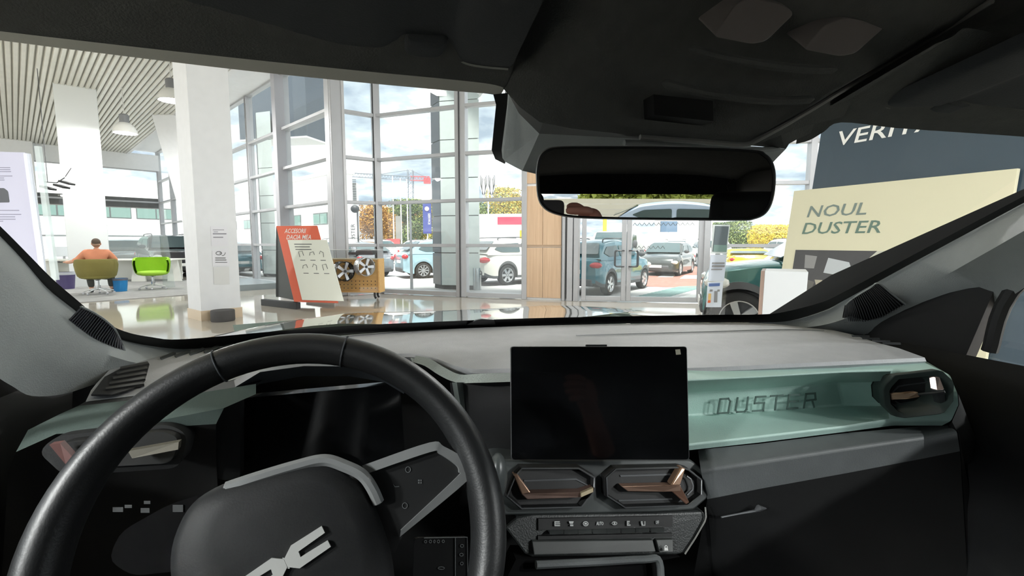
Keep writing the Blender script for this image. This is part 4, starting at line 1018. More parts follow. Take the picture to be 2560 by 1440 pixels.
def seat(r, f):
    s0 = thing('seat', None, None); s0.parent = EGO; s0.matrix_parent_inverse = Matrix.Translation(-EGO.location)
    b = MB(); b.prism([K(r - .25, f + .50, -.72), K(r + .25, f + .50, -.72), K(r + .24, f, -.78), K(r - .24, f, -.78)], (0, 0, .14)); ego(b, 'cushion', M_int, s0, bevel=.05, seg=4)
    b = MB(); b.prism([K(r - .24, f, -.66), K(r + .24, f, -.66), K(r + .19, f - .22, -.12), K(r - .19, f - .22, -.12)], -CF * .10 - Vector((0, 0, .03))); ego(b, 'backrest', M_int, s0, bevel=.04, seg=4)
    b = MB(); b.prism([K(r - .12, f - .24, -.09), K(r + .12, f - .24, -.09), K(r + .11, f - .28, .06), K(r - .11, f - .28, .06)], -CF * .07); ego(b, 'headrest', M_int, s0, bevel=.03, seg=4)
seat(-.37, -.28); seat(.37, -.28)
for r_ in (-.36, .36):
    b = MB(); b.prism([K(r_ - .30, -1.25, -.62), K(r_ + .30, -1.25, -.62), K(r_ + .28, -1.42, -.16), K(r_ - .28, -1.42, -.16)], -CF * .1); ego(b, 'rear_seat_back', M_int, bevel=.04, seg=4)
    b = MB(); b.prism([K(r_ - .12, -1.40, -.13), K(r_ + .12, -1.40, -.13), K(r_ + .11, -1.42, -.06), K(r_ - .11, -1.42, -.06)], -CF * .07); ego(b, 'rear_headrest', M_int, bevel=.02, seg=3)
# exterior wheels under us are hidden; sills close the body
for s_ in (1, -1):
    b = MB(); b.prism([K(.80 * s_, 1.15, -.28), K(.80 * s_, -2.0, -.28), K(.84 * s_, -2.0, -1.05), K(.84 * s_, 1.15, -1.05)], CR * .04 * s_); ego(b, 'body_side', M_paint)
wl = MB()
for (r_, f_) in ((.72, 1.62), (-.72, 1.62), (.72, -1.03), (-.72, -1.03)):
    b = MB(); b.lathe([(.0, -.1), (.2, -.1), (.33, -.09), (.345, 0), (.33, .09), (.2, .1), (0, .1)], 28, Matrix.Translation(K(r_, f_, -.955)) @ basis(Vector((0, 0, 0)), CF, Vector((0, 0, 1)))); ego(b, 'wheel', M_rubber)

# ------------------------------------------------------------------ cars outside
M_cglass = mat('car_glass', (70, 88, 90), .06, spec=.8)
M_clad = mat('cladding', (84, 86, 88), .7)
M_tail = mat('tail_light', (190, 44, 52), .2, spec=.6)
M_head = mat('head_light', (225, 226, 220), .12, .3)
M_plate = mat('number_plate', (236, 236, 232), .5)
M_rim = mat('alloy_rim', (206, 208, 210), .25, .7)
M_rimd = mat('rim_dark', (60, 62, 64), .4)
_wheel = {}
def wheel_meshes(spokes=5):
    if spokes in _wheel: return _wheel[spokes]
    t = MB(); t.lathe([(.66, -.30), (.90, -.32), (.985, -.24), (1.0, 0), (.985, .24), (.90, .32), (.66, .30)], 28)
    tm = t.mesh('tyre', M_rubber, 50)
    r = MB(); r.lathe([(.66, .30), (.69, .31), (.66, .20), (.63, .16)], 28); r.lathe([(0, .10), (.64, .10), (.64, -.28)], 28, mi=1)
    r.lathe([(0, .26), (.11, .26), (.13, .18), (.13, .1)], 14)
    for k in range(spokes):
        a = 2 * math.pi * k / spokes; R_ = Matrix.Rotation(a, 3, 'Z')
        w0, w1 = (.10, .16) if spokes <= 6 else (.05, .10)
        r.hexa([R_ @ Vector(p) for p in ((.08, -w0, .14), (.66, -w1, .16), (.66, w1, .16), (.08, w0, .14), (.08, -w0, .25), (.66, -w1 * .8, .25), (.66, w1 * .8, .25), (.08, w0, .25))])
    rmm = r.mesh('rim', [M_rim, M_rimd], 40)
    _wheel[spokes] = (tm, rmm); return _wheel[spokes]

SUV = dict(L=4.3, W=1.80, H=1.63, wf=1.40, wr=-1.28, R=.345, gc=.24, belt=1.04, hood=1.06, nose=.92, tail=1.0, wx0=.95, wx1=.25, rx1=-1.55, rx0=-2.02, clad=True, spokes=5, rails=True)
HATCH = dict(L=4.05, W=1.75, H=1.46, wf=1.28, wr=-1.25, R=.315, gc=.18, belt=.93, hood=.93, nose=.72, tail=.92, wx0=.95, wx1=.20, rx1=-1.25, rx0=-1.85, clad=False, spokes=9, rails=False)
VAN = dict(L=4.8, W=1.92, H=1.96, wf=1.55, wr=-1.45, R=.33, gc=.20, belt=1.12, hood=1.14, nose=.95, tail=1.1, wx0=1.62, wx1=1.02, rx1=-2.30, rx0=-2.36, clad=True, spokes=5, rails=False, van=True)
SPORT = dict(L=4.0, W=1.80, H=1.18, wf=1.2, wr=-1.2, R=.32, gc=.15, belt=.86, hood=.80, nose=.62, tail=.93, wx0=.55, wx1=-.05, rx1=-.55, rx0=-1.1, clad=False, spokes=5, rails=False)
def sstep(x): x = max(0, min(1, x)); return x * x * (3 - 2 * x)
def make_car(name, label, group, S, paint, roofm=None, taillamps=None, gdark=True, short_nose=None):
    root = thing(name, label, 'van' if S.get('van') else 'car', group=group)
    L, W_, H = S['L'], S['W'], S['H']; xr, xf = -L / 2, L / 2
    if short_nose: xf = S['wf'] + short_nose
    Ra = S['R'] + .06
    xs = set([xr, xf] + [lerp(xr, xf, i / 40) for i in range(41)])
    for c in (S['wf'], S['wr']):
        for k in range(-8, 9): xs.add(c + Ra * math.sin(math.pi / 2 * k / 8))
        xs.add(c - Ra - .004); xs.add(c + Ra + .004)
    xs = sorted(x for x in xs if xr <= x <= xf)
    def halfw(x):
        e1 = max(0, (x - (xf - .6)) / .6); e0 = max(0, ((xr + .5) - x) / .5)
        return W_ / 2 * (1 - .22 * e1 ** 2.4 - .14 * e0 ** 2.4)
    def ztop(x):
        if x > S['wx0']:
            t = (x - S['wx0']) / (xf - S['wx0']); z = lerp(S['hood'], S['nose'], t ** 1.6)
        elif x < S['rx0'] + .25: z = lerp(S['tail'], S['belt'], sstep((x - xr) / max(.01, S['rx0'] + .25 - xr)))
        else: z = lerp(S['belt'], S['hood'], sstep((x + .5) / (S['wx0'] + .5)))
        z -= .20 * max(0, (x - (xf - .16)) / .16) ** 2 + .12 * max(0, ((xr + .12) - x) / .12) ** 2
        return z
    rings = []
    for x in xs:
        w = halfw(x); gc = S['gc'] + .10 * max(0, (x - (xf - .35)) / .35) ** 2 + .12 * max(0, ((xr + .35) - x) / .35) ** 2
        zs_ = gc
        for c in (S['wf'], S['wr']):
            d = abs(x - c)
            if d < Ra: zs_ = max(zs_, S['R'] + math.sqrt(Ra * Ra - d * d) - .02)
        zt = ztop(x); h = zt - gc; cz = min(zs_ + .09, zt - .1)
        half = [(0, gc), (w * .60, gc), (w * .60, zs_), (w * .985, zs_), (w * 1.0, cz), (w * .995, max(cz + .01, gc + .55 * h)), (w * .975, max(cz + .02, gc + .80 * h)), (w * .94, zt - .045), (w * .84, zt), (0, zt + .02)]
        rings.append([Vector((x, y, z)) for y, z in half] + [Vector((x, -y, z)) for y, z in half[-2:0:-1]])
    b = MB(); n = len(rings[0])
    for i in range(len(rings) - 1):
        for j in range(n):
            k = (j + 1) % n
            jj = min(j, n - 1 - j)
            mi = 1 if (jj <= 2 or (jj == 3 and S['clad'])) else 0
            b.add([rings[i][j], rings[i][k], rings[i + 1][k], rings[i + 1][j]], [(0, 1, 2, 3)], mi)
    b.add(rings[0], [list(range(n))], 0); b.add(rings[-1], [list(range(n))], 0)
    b.build('body', [paint, M_clad], root, smooth=40)
    # cabin
    zb = S['belt'] - .04; yb = W_ / 2 * .955; yt = W_ / 2 * (.90 if S.get('van') else .76)
    def top(x):
        if x > S['wx1']: return lerp(H - .07, S['hood'] - .01, ((x - S['wx1']) / (S['wx0'] - S['wx1'])) ** 1.15)
        if x < S['rx1']: return lerp(H - .10, S['belt'], ((S['rx1'] - x) / max(.01, S['rx1'] - S['rx0'])) ** 1.2)
        t = (x - S['rx1']) / (S['wx1'] - S['rx1']); return lerp(H - .10, H - .07, t) + .07 * math.sin(math.pi * t) ** .8
    cx = sorted(set([lerp(S['rx0'], S['wx0'], i / 30) for i in range(31)] + [S['wx1'], S['rx1']]))
    rg = []
    def sidey(z): return lerp(yb, yt, max(0, (z - zb)) / (H - zb))
    for x in cx:
        z = top(x); h = z - zb
        e = min(1, min((S['wx0'] - x) / .25, (x - S['rx0']) / .15) + .55)
        hf = [(sidey(zb), zb), (sidey(zb + .5 * h), zb + .5 * h), (sidey(zb + .9 * h), zb + .90 * h), (sidey(z) * .86, z), (0, z + .012)]
        rg.append([Vector((x, y * (1 if y > 0 else 1), zz)) for y, zz in hf] + [Vector((x, -y, zz)) for y, zz in hf[-2::-1]])
    b = MB(); b.grid(rg); b.build('cabin', roofm or paint, root, smooth=40)
    # glazing
    def slab(name, pts, nrm, m=M_cglass, th=.012):
        b = MB(); b.prism([Vector(p) + nrm * .006 for p in rounded(pts, .05, 3)], nrm * th); return b.build(name, m, root, smooth=30)
    for s_ in (1, -1):
        nrm = Vector((0, s_ * (H - zb), yb - yt)).normalized()
        z0 = zb + .09
        def sp(x, z): return Vector((x, s_ * sidey(z), z))
        def zlim(x): return min(top(x) - .10, H - .17)
        if S.get('van'):
            xm = S['wx1'] - .05
            slab('side_window', [sp(xm - .75, z0), sp(S['wx0'] - .25, z0), sp(S['wx1'] + .05, zlim(S['wx1']) - .02), sp(xm - .75, zlim(xm) - .05)], nrm)
        else:
            xm = lerp(S['rx1'], S['wx1'], .5)
            xa = S['wx0'] - .26
            slab('side_window', [sp(xm + .05, z0), sp(xa, z0 + .02), sp(lerp(xa, S['wx1'], .95), zlim(lerp(xa, S['wx1'], .95))), sp(xm + .05, zlim(xm))], nrm)
            slab('side_window', [sp(S['rx1'] - .18, z0 + .10), sp(S['rx1'] + .1, z0), sp(xm - .05, z0), sp(xm - .05, zlim(xm)), sp(S['rx1'] + .08, zlim(S['rx1'] + .08) - .02)], nrm)
    for (xa, za, xb, zb_, nm) in ((S['wx0'] - .03, S['hood'] + .02, S['wx1'] + .04, H - .11, 'windscreen'), (S['rx0'] + .04, S['belt'] + .09, S['rx1'] - .02, H - .15, 'rear_window')):
        if nm == 'rear_window' and S.get('van'): za += .25
        d = Vector((xb - xa, 0, zb_ - za)); nrm = Vector((d.z, 0, -d.x)) if nm == 'windscreen' else Vector((-d.z, 0, d.x)); nrm.normalize()
        off = nrm * .035
        slab(nm, [Vector((xa, yb * .88, za)) + off, Vector((xa, -yb * .88, za)) + off, Vector((xb, -yt * .86, zb_)) + off, Vector((xb, yt * .86, zb_)) + off], nrm)
    # lamps, bumpers, plates, mirrors
    zt_ = S['tail'] - .16 if not S.get('van') else 1.0
    for s_ in (1, -1):
        b = MB(); b.ball((xf - .20, s_ * (halfw(xf - .2) - .10), S['nose'] - .13), (.20, .16, .085)); b.build('headlight', M_head, root)
        tl = taillamps or (.14, .15, .10)
        b = MB(); b.ball((xr + .10, s_ * (halfw(xr + .1) - .10), zt_), tl); b.build('taillight', M_tail, root)
        if not S.get('van'):
            b = MB(); b.box((xr + .06, s_ * (W_ / 2 * .74), .42), (.10, .10, .16)); b.build('rear_reflector', M_tail, root, bevel=.03)
        b = MB(); b.ball((S['wx0'] - .22, s_ * (yb + .13), S['hood'] + (.10 if not S.get('van') else .22)), (.06, .11, .075 if not S.get('van') else .17)); b.build('wing_mirror', M_clad if gdark else paint, root)
    b = MB(); b.box((xf - .04, 0, S['gc'] + .20), (.14, W_ * .62, .16)); b.build('front_grille', M_clad, root, bevel=.04)
    b = MB(); b.box((xr + .05, 0, S['gc'] + .13), (.14, W_ * .74, .20)); b.build('rear_bumper', M_clad, root, bevel=.05)
    b = MB(); b.box((xf + .03, 0, S['gc'] + .24), (.02, .5, .11)); b.build('number_plate', M_plate, root, bevel=.004)
    b = MB(); b.box((xr - .012, 0, lerp(S['gc'], S['tail'], .55)), (.03, .5, .11)); b.build('number_plate', M_plate, root, bevel=.004)
    if S['rails']:
        for s_ in (1, -1):
            b = MB(); b.tube(smoothpath([(S['wx1'] - .05, s_ * yt * .86, H - .06), (S['wx1'] - .15, s_ * yt * .88, H + .02), (S['rx1'] + .25, s_ * yt * .88, H + .01), (S['rx1'] + .12, s_ * yt * .86, H - .08)], 5), .018, 7); b.build('roof_rail', M_clad, root)
    tm, rmm = wheel_meshes(S['spokes'])
    for c in (S['wf'], S['wr']):
        for s_ in (1, -1):
            wv = bpy.data.objects.new('wheel', tm); COL.objects.link(wv); wv.parent = root
            wv.location = (c, s_ * (W_ / 2 - .115), S['R']); wv.rotation_euler = (-s_ * math.pi / 2, 0, 0); wv.scale = (S['R'],) * 3
            rv = bpy.data.objects.new('rim', rmm); COL.objects.link(rv); rv.parent = wv
    return root
def put(root, x, y, heading, z=-.1):
    root.location = (x, y, z); root.rotation_euler = (0, 0, heading); return root
def head(dx, dy): return math.atan2(dy, dx)
def axle_place(root, S, u, v, hx, hy, which='wr', side=-1, z=-.1):
    """stand the car so that the wheel on that side touches the ground at pixel (u, v)"""
    p = PZ(u, v, z); h = Vector((hx, hy, 0)).normalized(); lf = Vector((-h.y, h.x, 0))
    c = p - h * S[which] - lf * (side * (S['W'] / 2 - .1)); return put(root, c.x, c.y, head(h.x, h.y), z)
P_teal = mat('paint_teal', (44, 112, 126), .2, .3, coat=1)
P_white = mat('paint_white', (238, 238, 236), .4, coat=.25)
P_silver = mat('paint_cream_white', (226, 224, 214), .25, coat=1)
P_blue = mat('paint_pale_blue', (164, 196, 208), .22, .3, coat=1)
P_dark = mat('paint_charcoal', (84, 88, 86), .2, .4, coat=1)
P_yel = mat('paint_yellow', (246, 214, 20), .25, coat=1)
P_green = mat('paint_pine_green', (62, 112, 108), .18, .4, coat=1)
P_blackc = mat('paint_black', (40, 38, 42), .2, .2, coat=1)
P_grey = mat('paint_silver_grey', (150, 152, 156), .2, .5, coat=1)

SPR = dict(SUV, L=3.75, W=1.62, H=1.50, wf=1.22, wr=-1.16, R=.30, wx0=.85, wx1=.18, rx1=-1.30, rx0=-1.74, belt=.98, hood=.98, nose=.86, tail=.98, spokes=5, rails=True)
sp = make_car('small_crossover_car', 'teal small crossover parked outside the glass door', None, SPR, P_teal, taillamps=(.16, .17, .085))
axle_place(sp, SPR, 1520, 738, .60, .80)
CAP = dict(SUV, L=4.2, W=1.78, H=1.56, wf=1.36, wr=-1.24, R=.34, spokes=6, clad=True)
cw = make_car('compact_suv', 'cream-white compact SUV with red tail lights beside the timber pier', None, CAP, P_silver, taillamps=(.30, .12, .10))
axle_place(cw, CAP, 1266, 713, .80, .60)
CB = dict(HATCH, H=1.55, gc=.2, belt=1.0, hood=1.0, nose=.84, tail=1.02, spokes=9)
cbz = make_car('hatchback_car', 'pale blue hatchback parked outside the bay window', None, CB, P_blue)
axle_place(cbz, CB, 1058, 696, .90, .44)
vn = make_car('delivery_van', 'white delivery van parked behind the teal crossover', None, VAN, P_white)
put(vn, 5.0, 22.4, head(-.42, -.91))
ck = make_car('hatchback_car', 'charcoal hatchback facing us on the red paving', None, HATCH, P_dark)
axle_place(ck, HATCH, 1696, 690, -.52, -.85, 'wf', 1)
dw = make_car('white_suv', 'white SUV with its tail towards us above the yellow car', None, SUV, P_white)
put(dw, 15.6, 27.0, head(.12, 1))
G_W = 'white SUVs in the far car park row'
dz = [((1686, 612), 35, (.25, 1), 'white SUV seen over the charcoal hatchback roof'), ((1772, 614), 29, (.2, 1), 'white SUV half hidden by the door post'),
      ((1036, 604), 39, (-.9, .4), 'white SUV under the dark blue banner, side on'), ((1095, 606), 32, (-.55, -.83), 'white SUV facing us beside the grey cladded pier'),
      ((920, 610), 32.5, (-.8, .5), 'white SUV in front of the autumn trees behind the wheel display'), ((880, 622), 27, (.8, .5), 'white SUV nearest the window behind the wheel display')]
for (u, v), y, h_, lab in dz:
    c = copy_tree(dw); c['label'] = lab; c['group'] = G_W
    p = PY(u, v, y); put(c, p.x, p.y, head(*h_))
ye = make_car('sports_car', 'low yellow sports car outside the right window', None, SPORT, P_yel, taillamps=(.10, .16, .075))
put(ye, 9.6, 19.5, head(.28, 1))
gd = make_car('showroom_suv', 'dark green SUV on the showroom floor behind the white plinth', None, SUV, P_green, short_nose=.42)
hg_ = Vector((-.94, .35, 0)).normalized(); gp = PY(1846, 790, 5.9); gp = gp - hg_ * SUV['wf'] + Vector((-hg_.y, hg_.x, 0)) * -.80; put(gd, gp.x, gp.y, head(hg_.x, hg_.y), 0.0)
bs = make_car('showroom_car', 'black SUV standing in the showroom behind the green chair', None, SUV, P_blackc)
put(bs, -13.95, 19.3, head(.724, -.69), 0.0)
gs = make_car('showroom_hatchback', 'silver-grey hatchback behind the clear desk screens', None, HATCH, P_grey)
put(gs, -17.7, 21.7, head(.5, -.86), 0.0)
tv = make_car('teal_car', 'teal hatchback parked outside the left glazing', None, HATCH, P_teal)
put(tv, -12.7, 21.1, head(-.72, .69))
sl = make_car('silver_car', 'silver car parked outside behind the orange stand', None, HATCH, P_grey)
put(sl, -6.9, 20.5, head(-.72, .69))
wl2 = make_car('white_car', 'small white van behind the teal crossover at the door edge', None, dict(VAN, L=4.3, H=1.8, W=1.8), P_white)
put(wl2, 2.9, 32.0, head(-.1, -1))

# ------------------------------------------------------------------ buildings and street
M_bwhite = mat('building_white', (244, 244, 242), .7, var=.02)
M_bglass = mat('building_glass', (120, 150, 142), .1, spec=.7)
M_bframe = mat('window_frame_dark', (96, 100, 100), .5)
def building(name, label, c, size, rz, wins):
    root = thing(name, label, 'building', (c[0], c[1], -.1), rz)
    w, d, h = size
    b = MB(); b.box((0, 0, h / 2), (w, d, h)); b.build('wall', M_bwhite, root)
    b = MB(); b.box((0, 0, h + .15), (w + .3, d + .3, .3)); b.build('parapet', mat('parapet_grey', (206, 206, 204), .6), root)
    for (x, z, ww, hh) in wins:
        f = MB(); f.box((x, -d / 2 - .02, z), (ww, .10, hh)); fo = f.build('window', M_bframe, root)
        for s_ in (-1, 1):
            g = MB(); g.box((x + s_ * ww / 4, -d / 2 - .075, z), (ww / 2 - .12, .03, hh - .16)); g.build('pane', M_bglass, fo)
    return root
# long white building left, seen through the glazing
wc = Vector((-13.1, 36, 0)) + D1 * 15 - D2 * .6
building('warehouse', 'white low building with strip windows beyond the orange stand', wc, (30, 1.2, 6.6), math.atan2(-D1.y, -D1.x), [(12, 3.3, 2.5, .95), (7, 3.3, 2.5, .95), (1, 3.3, 2.5, .95), (-5, 3.3, 2.5, .95), (-10, 3.3, 2.5, .95)])
building('warehouse', 'pale office building outside the far left windows', (-46, 38, 0), (34, 10, 6.8), math.radians(58), [(-12 + i * 3.6, 4.2, 3.2, 1.1) for i in range(8)])
# louvred tower and pylon
lt = thing('louvre_tower', 'white tower with black horizontal louvres behind the bay window', 'tower', tuple(PY(882, 600, 38)[:2]) + (-.1,), math.radians(8))
b = MB(); b.box((0, 0, 2.9), (.95, .8, 6.4)); b.build('core', M_bwhite, lt)
for i in range(15):
    b = MB(); b.box((0, -.43, 4.5 + i * .13), (.93, .06, .045)); b.build('louvre', M_dark, lt)
py = thing('pylon_sign', 'white pylon sign with vertical black lettering left of the autumn trees', 'sign', tuple(PY(880, 600, 30.5)[:2]) + (-.1,), math.radians(6))
b = MB(); b.box((0, 0, 1.75), (.72, .25, 3.9)); b.build('panel', M_bwhite, py)
text('lettering', 'DUSTER', Matrix.Translation((.22, -.132, 1.25)) @ Matrix.Rotation(math.pi / 2, 4, 'X') @ Matrix.Rotation(math.pi / 2, 4, 'Z'), .34, M_dark, py, 1.1)
# exterior clad piers and dark fascia box
pm = mat('clad_panel', (198, 208, 206), .4, var=.03); pmd = mat('clad_panel_dark', (78, 86, 94), .4)
def cladpier(label, fr, right, y, depth):
    root = thing('clad_pier', label, 'pillar')
    a = PY(fr, 600, y); c_ = PY(right, 600, y - .25); back = Vector((-.55, depth, 0))
    a.z = c_.z = 0
    z0 = -.1
    for i, z1 in enumerate((.02, 1.0, 2.1, 3.2, 4.3, 5.4, 6.5)):
        if i:
            b = MB(); b.prism([(p.x, p.y, z0 + .012) for p in (a, c_, c_ + back * .6, a + back * .6)], (0, 0, z1 - z0 - .024)); b.build('clad_panel', pm, root, smooth=0)
            b = MB(); e_ = back * .6
            b.prism([(p.x, p.y, z0 + .012) for p in (a + Vector((-.02, .02, 0)), a + e_, a + e_ + Vector((-.03, -.0, 0)), a + Vector((-.04, .03, 0)))], (0, 0, z1 - z0 - .024)); b.build('edge_panel', pmd, root, smooth=0)
        z0 = z1
    b = MB(); b.prism([(p.x, p.y, -.1) for p in (a + Vector((.04, .04, 0)), c_ + Vector((-.04, .04, 0)), c_ + back * .55, a + back * .55)], (0, 0, 6.6)); b.build('core', M_alud, root, smooth=0)
    return root
cladpier('grey-green panel clad pillar outside, split by the window post', 1104, 1199, 14.2, .9)
cladpier('grey panel clad pillar outside the left glazing', 655, 690, 19.5, 1.0)
fb = thing('fascia_box', 'dark blue-grey box fascia hanging outside the upper left windows', 'fascia')
b = MB(); p1 = PY(600, 255, 22); p2 = PY(773, 200, 17.5)
q1 = PY(600, 350, 22); q2 = PY(768, 340, 17.5)
b.hexa([q1, q2, q2 + Vector((.3, 1.2, 0)), q1 + Vector((.3, 1.2, 0)), q1 + Vector((0, 0, 3)), q2 + Vector((0, 0, 2.4)), q2 + Vector((.3, 1.2, 2.4)), q1 + Vector((.3, 1.2, 3))]); b.build('panel', mat('fascia_slate', (58, 74, 88), .4), fb, smooth=0)
b = MB(); b.hexa([q1 + Vector((0, -.05, -.06)), q2 + Vector((0, -.05, -.06)), q2 + Vector((.3, 1.2, -.06)), q1 + Vector((.3, 1.2, -.06)), q1 + Vector((0, -.05, 0)), q2 + Vector((0, -.05, 0)), q2 + Vector((.3, 1.2, 0)), q1 + Vector((.3, 1.2, 0))]); b.build('soffit', M_bwhite, fb, smooth=0)
b = MB(); rv = [PY(1025, 203, 15.5), PY(1092, 240, 14.2), PY(1200, 243, 14.0), PY(1240, 190, 13.0)]
b.prism(rv, (0, 0, .4)); tag(b.build('canopy', M_bwhite, smooth=0), 'pale roof canopy edge above the clad pillar', 'canopy')

# trees
def tree(label, u, v_top, y, width, c1, c2, seed, group='autumn trees beyond the car park', n=9000):
    rnd = random.Random(seed); p = PY(u, v_top, y); H_ = p.z + .1
    root = thing('tree', label, 'tree', (p.x, p.y, -.1), 0, group)
    b = MB(); b.tube([(0, 0, 0), (.1, 0, H_ * .3), (-.05, .1, H_ * .6), (0, 0, H_ * .85)], [.16, .12, .08, .03], 7)
    for k in range(6):
        a = rnd.uniform(0, 6.28); z = H_ * rnd.uniform(.25, .6)
        b.tube([(0, 0, z), (math.cos(a) * width * .25, math.sin(a) * width * .25, z + H_ * .18)], [.05, .02], 5)
    b.build('trunk', mat('bark', (96, 84, 72), .9), root)
    blobs = []
    for k in range(13):
        a = rnd.uniform(0, 6.28); t = rnd.uniform(.22, .92); rr = width / 2 * math.sqrt(max(.05, 1 - (t - .45) ** 2 / .32)) * rnd.uniform(.2, .8)
        blobs.append((Vector((math.cos(a) * rr, math.sin(a) * rr, H_ * t)), rnd.uniform(.16, .28) * width))
    lf = MB(); sz = .055 * (y / 40) + .03
    for k in range(n):
        c, r = rnd.choice(blobs)
        d = Vector((rnd.gauss(0, 1), rnd.gauss(0, 1), rnd.gauss(0, 1))).normalized()
        q = c + d * r * rnd.uniform(.6, 1.05)
        if q.z > H_: q.z = H_ - rnd.uniform(0, .3)
        x = Vector((rnd.gauss(0, 1), rnd.gauss(0, 1), rnd.gauss(0, 1))).normalized() * sz; y_ = x.cross(d + Vector((.1, .2, .3))).normalized() * sz
        lf.v += [q - x, q + y_ * .7, q + x, q - y_ * .7]; o = len(lf.v) - 4
        lf.f.append([o, o + 1, o + 2, o + 3]); lf.m.append(0 if rnd.random() < .6 else 1)
    me = bpy.data.meshes.new('foliage'); me.from_pydata([tuple(p_) for p_ in lf.v], [], lf.f)
    me.materials.append(mat('leaf_%d_%d_%d' % c1, c1, .8, var=.2, scale=2)); me.materials.append(mat('leaf_%d_%d_%d' % c2, c2, .8, var=.2, scale=2))
    me.polygons.foreach_set('material_index', lf.m)
    link('foliage', me, root)
OR = (186, 140, 62); GO = (206, 178, 80); GR = (128, 140, 78); DG = (96, 116, 70); YE = (224, 206, 70)
tree('orange-brown tree left of the bay corner post', 925, 505, 48, 5.5, OR, (160, 118, 60), 1)
tree('golden tree just right of the bay corner post', 985, 520, 58, 4.5, GO, OR, 2)
tree('green tree rising behind the flag poles', 1025, 500, 56, 5.5, DG, GR, 3)
tree('yellow-green tree beside the dark blue banner', 1075, 488, 65, 6.0, GR, GO, 4)
tree('tall orange and green tree above the white trailer', 1255, 468, 46, 6.5, GO, GR, 5, n=12000)
tree('green tree at the left of the white trailer', 1216, 505, 60, 4.5, GR, DG, 6)
tree('golden tree next to the timber pier', 1300, 488, 56, 5.0, OR, GO, 7)
tree('bright yellow tree right of the notice stand', 1935, 562, 41, 5.0, YE, GO, 8)
tree('green tree behind the notice stand', 1860, 553, 50, 5.5, GR, DG, 9)
tree('dull green tree over the notice frame', 1815, 556, 62, 5.0, DG, GR, 10)
b = MB(); rnd = random.Random(5)
hz = MB()
for k in range(2200):
    q = Vector((rnd.uniform(11.4, 20), rnd.uniform(20.6, 21.6), rnd.uniform(-.05, .75))); x = Vector((rnd.gauss(0, 1), rnd.gauss(0, 1), rnd.gauss(0, 1))).normalized() * .07
    y_ = x.cross(Vector((rnd.random(), rnd.random(), 1))).normalized() * .05; hz.add([q - x, q + y_, q + x, q - y_], [(0, 1, 2, 3)])
tag(hz.build('dry_grass', mat('dry_grass_tan', (206, 178, 112), .9, var=.2, scale=3), smooth=0), 'dry golden grass strip right of the yellow car', 'grass', kind='stuff')

# poles, banners, crane, far signs
def pole(label, u, v_top, v_bot, y, r, m, name='flag_pole', cat='pole', group=None):
    p = PY(u, v_bot, y); t = PY(u, v_top, y)
    root = thing(name, label, cat, (p.x, p.y, -.1), 0, group)
    b = MB(); b.tube([(0, 0, 0), (0, 0, t.z + .1)], [r, r * .7], 8); b.build('mast', m, root)
    return root, t.z + .1
M_polew = mat('pole_white', (226, 228, 228), .4, .2)
pole('white flag pole left of the grey signboard', 985, 440, 600, 44, .07, M_polew, group='flag poles')
pole('white flag pole right of the grey signboard', 1004, 445, 600, 44, .07, M_polew, group='flag poles')
pole('white flag pole at the right, next to the dark post', 1020, 448, 600, 46, .07, M_polew, group='flag poles')
pole('dark post dividing the lower bay window view', 1029, 508, 700, 13.5, .045, M_alu, 'post', 'post')
lp, hh = pole('grey lamp post with a round head beside the pylon sign', 897, 525, 640, 24, .06, M_clad, 'lamp_post', 'lamp')
b = MB(); b.ball((-.12, 0, hh + .05), (.22, .2, .2)); b.build('lamp_head', M_dark, lp)
def board(name, label, cat, u0, v0_, u1, v1_, y, m, th=.15, to_ground=True):
    a = PY(u0, v0_, y); c_ = PY(u1, v1_, y)
    root = thing(name, label, cat, ((a.x + c_.x) / 2, y, -.1))
    w_ = c_.x - a.x; zt = a.z + .1; zb_ = c_.z + .1
    b = MB(); b.box((0, 0, (zt + zb_) / 2), (w_, th, zt - zb_)); b.build('panel', m, root)
    if zb_ > .3 and to_ground:
        b = MB(); b.tube([(0, .05, 0), (0, .05, zb_)], .06, 8); b.build('post', M_polew, root)
    return root, w_, zt, zb_
bn_, w_, zt, zb_ = board('banner', 'tall dark blue banner with white vertical lettering and round crest', 'banner', 1057, 508, 1079, 584, 43, mat('banner_blue', (64, 74, 142), .7))
text('lettering', 'SERVICE', Matrix.Translation((.10, -.09, zt - .9)) @ Matrix.Rotation(math.pi / 2, 4, 'X') @ Matrix.Rotation(-math.pi / 2, 4, 'Z'), .28, M_plate, bn_, 1.0)
b = MB(); b.lathe([(0, 0), (.2, 0), (.2, .03), (0, .03)], 16, Matrix.Translation((0, -.08, zt - .5)) @ Matrix.Rotation(math.pi / 2, 4, 'X')); b.build('crest', mat('crest_pale', (226, 196, 190), .6), bn_)
board('signboard', 'plain grey signboard between the flag poles', 'sign', 989, 540, 1003, 600, 43, mat('board_grey', (140, 138, 132), .7))
board('shopfront', 'brown shopfront block behind the flag poles', 'building', 1004, 530, 1050, 630, 72, mat('brick_brown', (168, 108, 76), .8, var=.1), 3, False)
board('yellow_totem', 'yellow sign post behind the white van', 'sign', 1508, 535, 1516, 585, 34, P_yel)
board('white_canopy', 'white shop canopy with blue panel behind the white van', 'building', 1650, 545, 1760, 645, 42, M_bwhite, 3, False)
board('blue_panel', 'slate blue sign panel over the parked white SUVs', 'sign', 1652, 553, 1692, 580, 39, mat('slate_sign', (92, 116, 140), .6), .2)
board('hoarding', 'low red and white hoarding in front of the flag poles', 'barrier', 965, 597, 1000, 612, 34, mat('hoarding_red', (222, 92, 92), .7), .1)
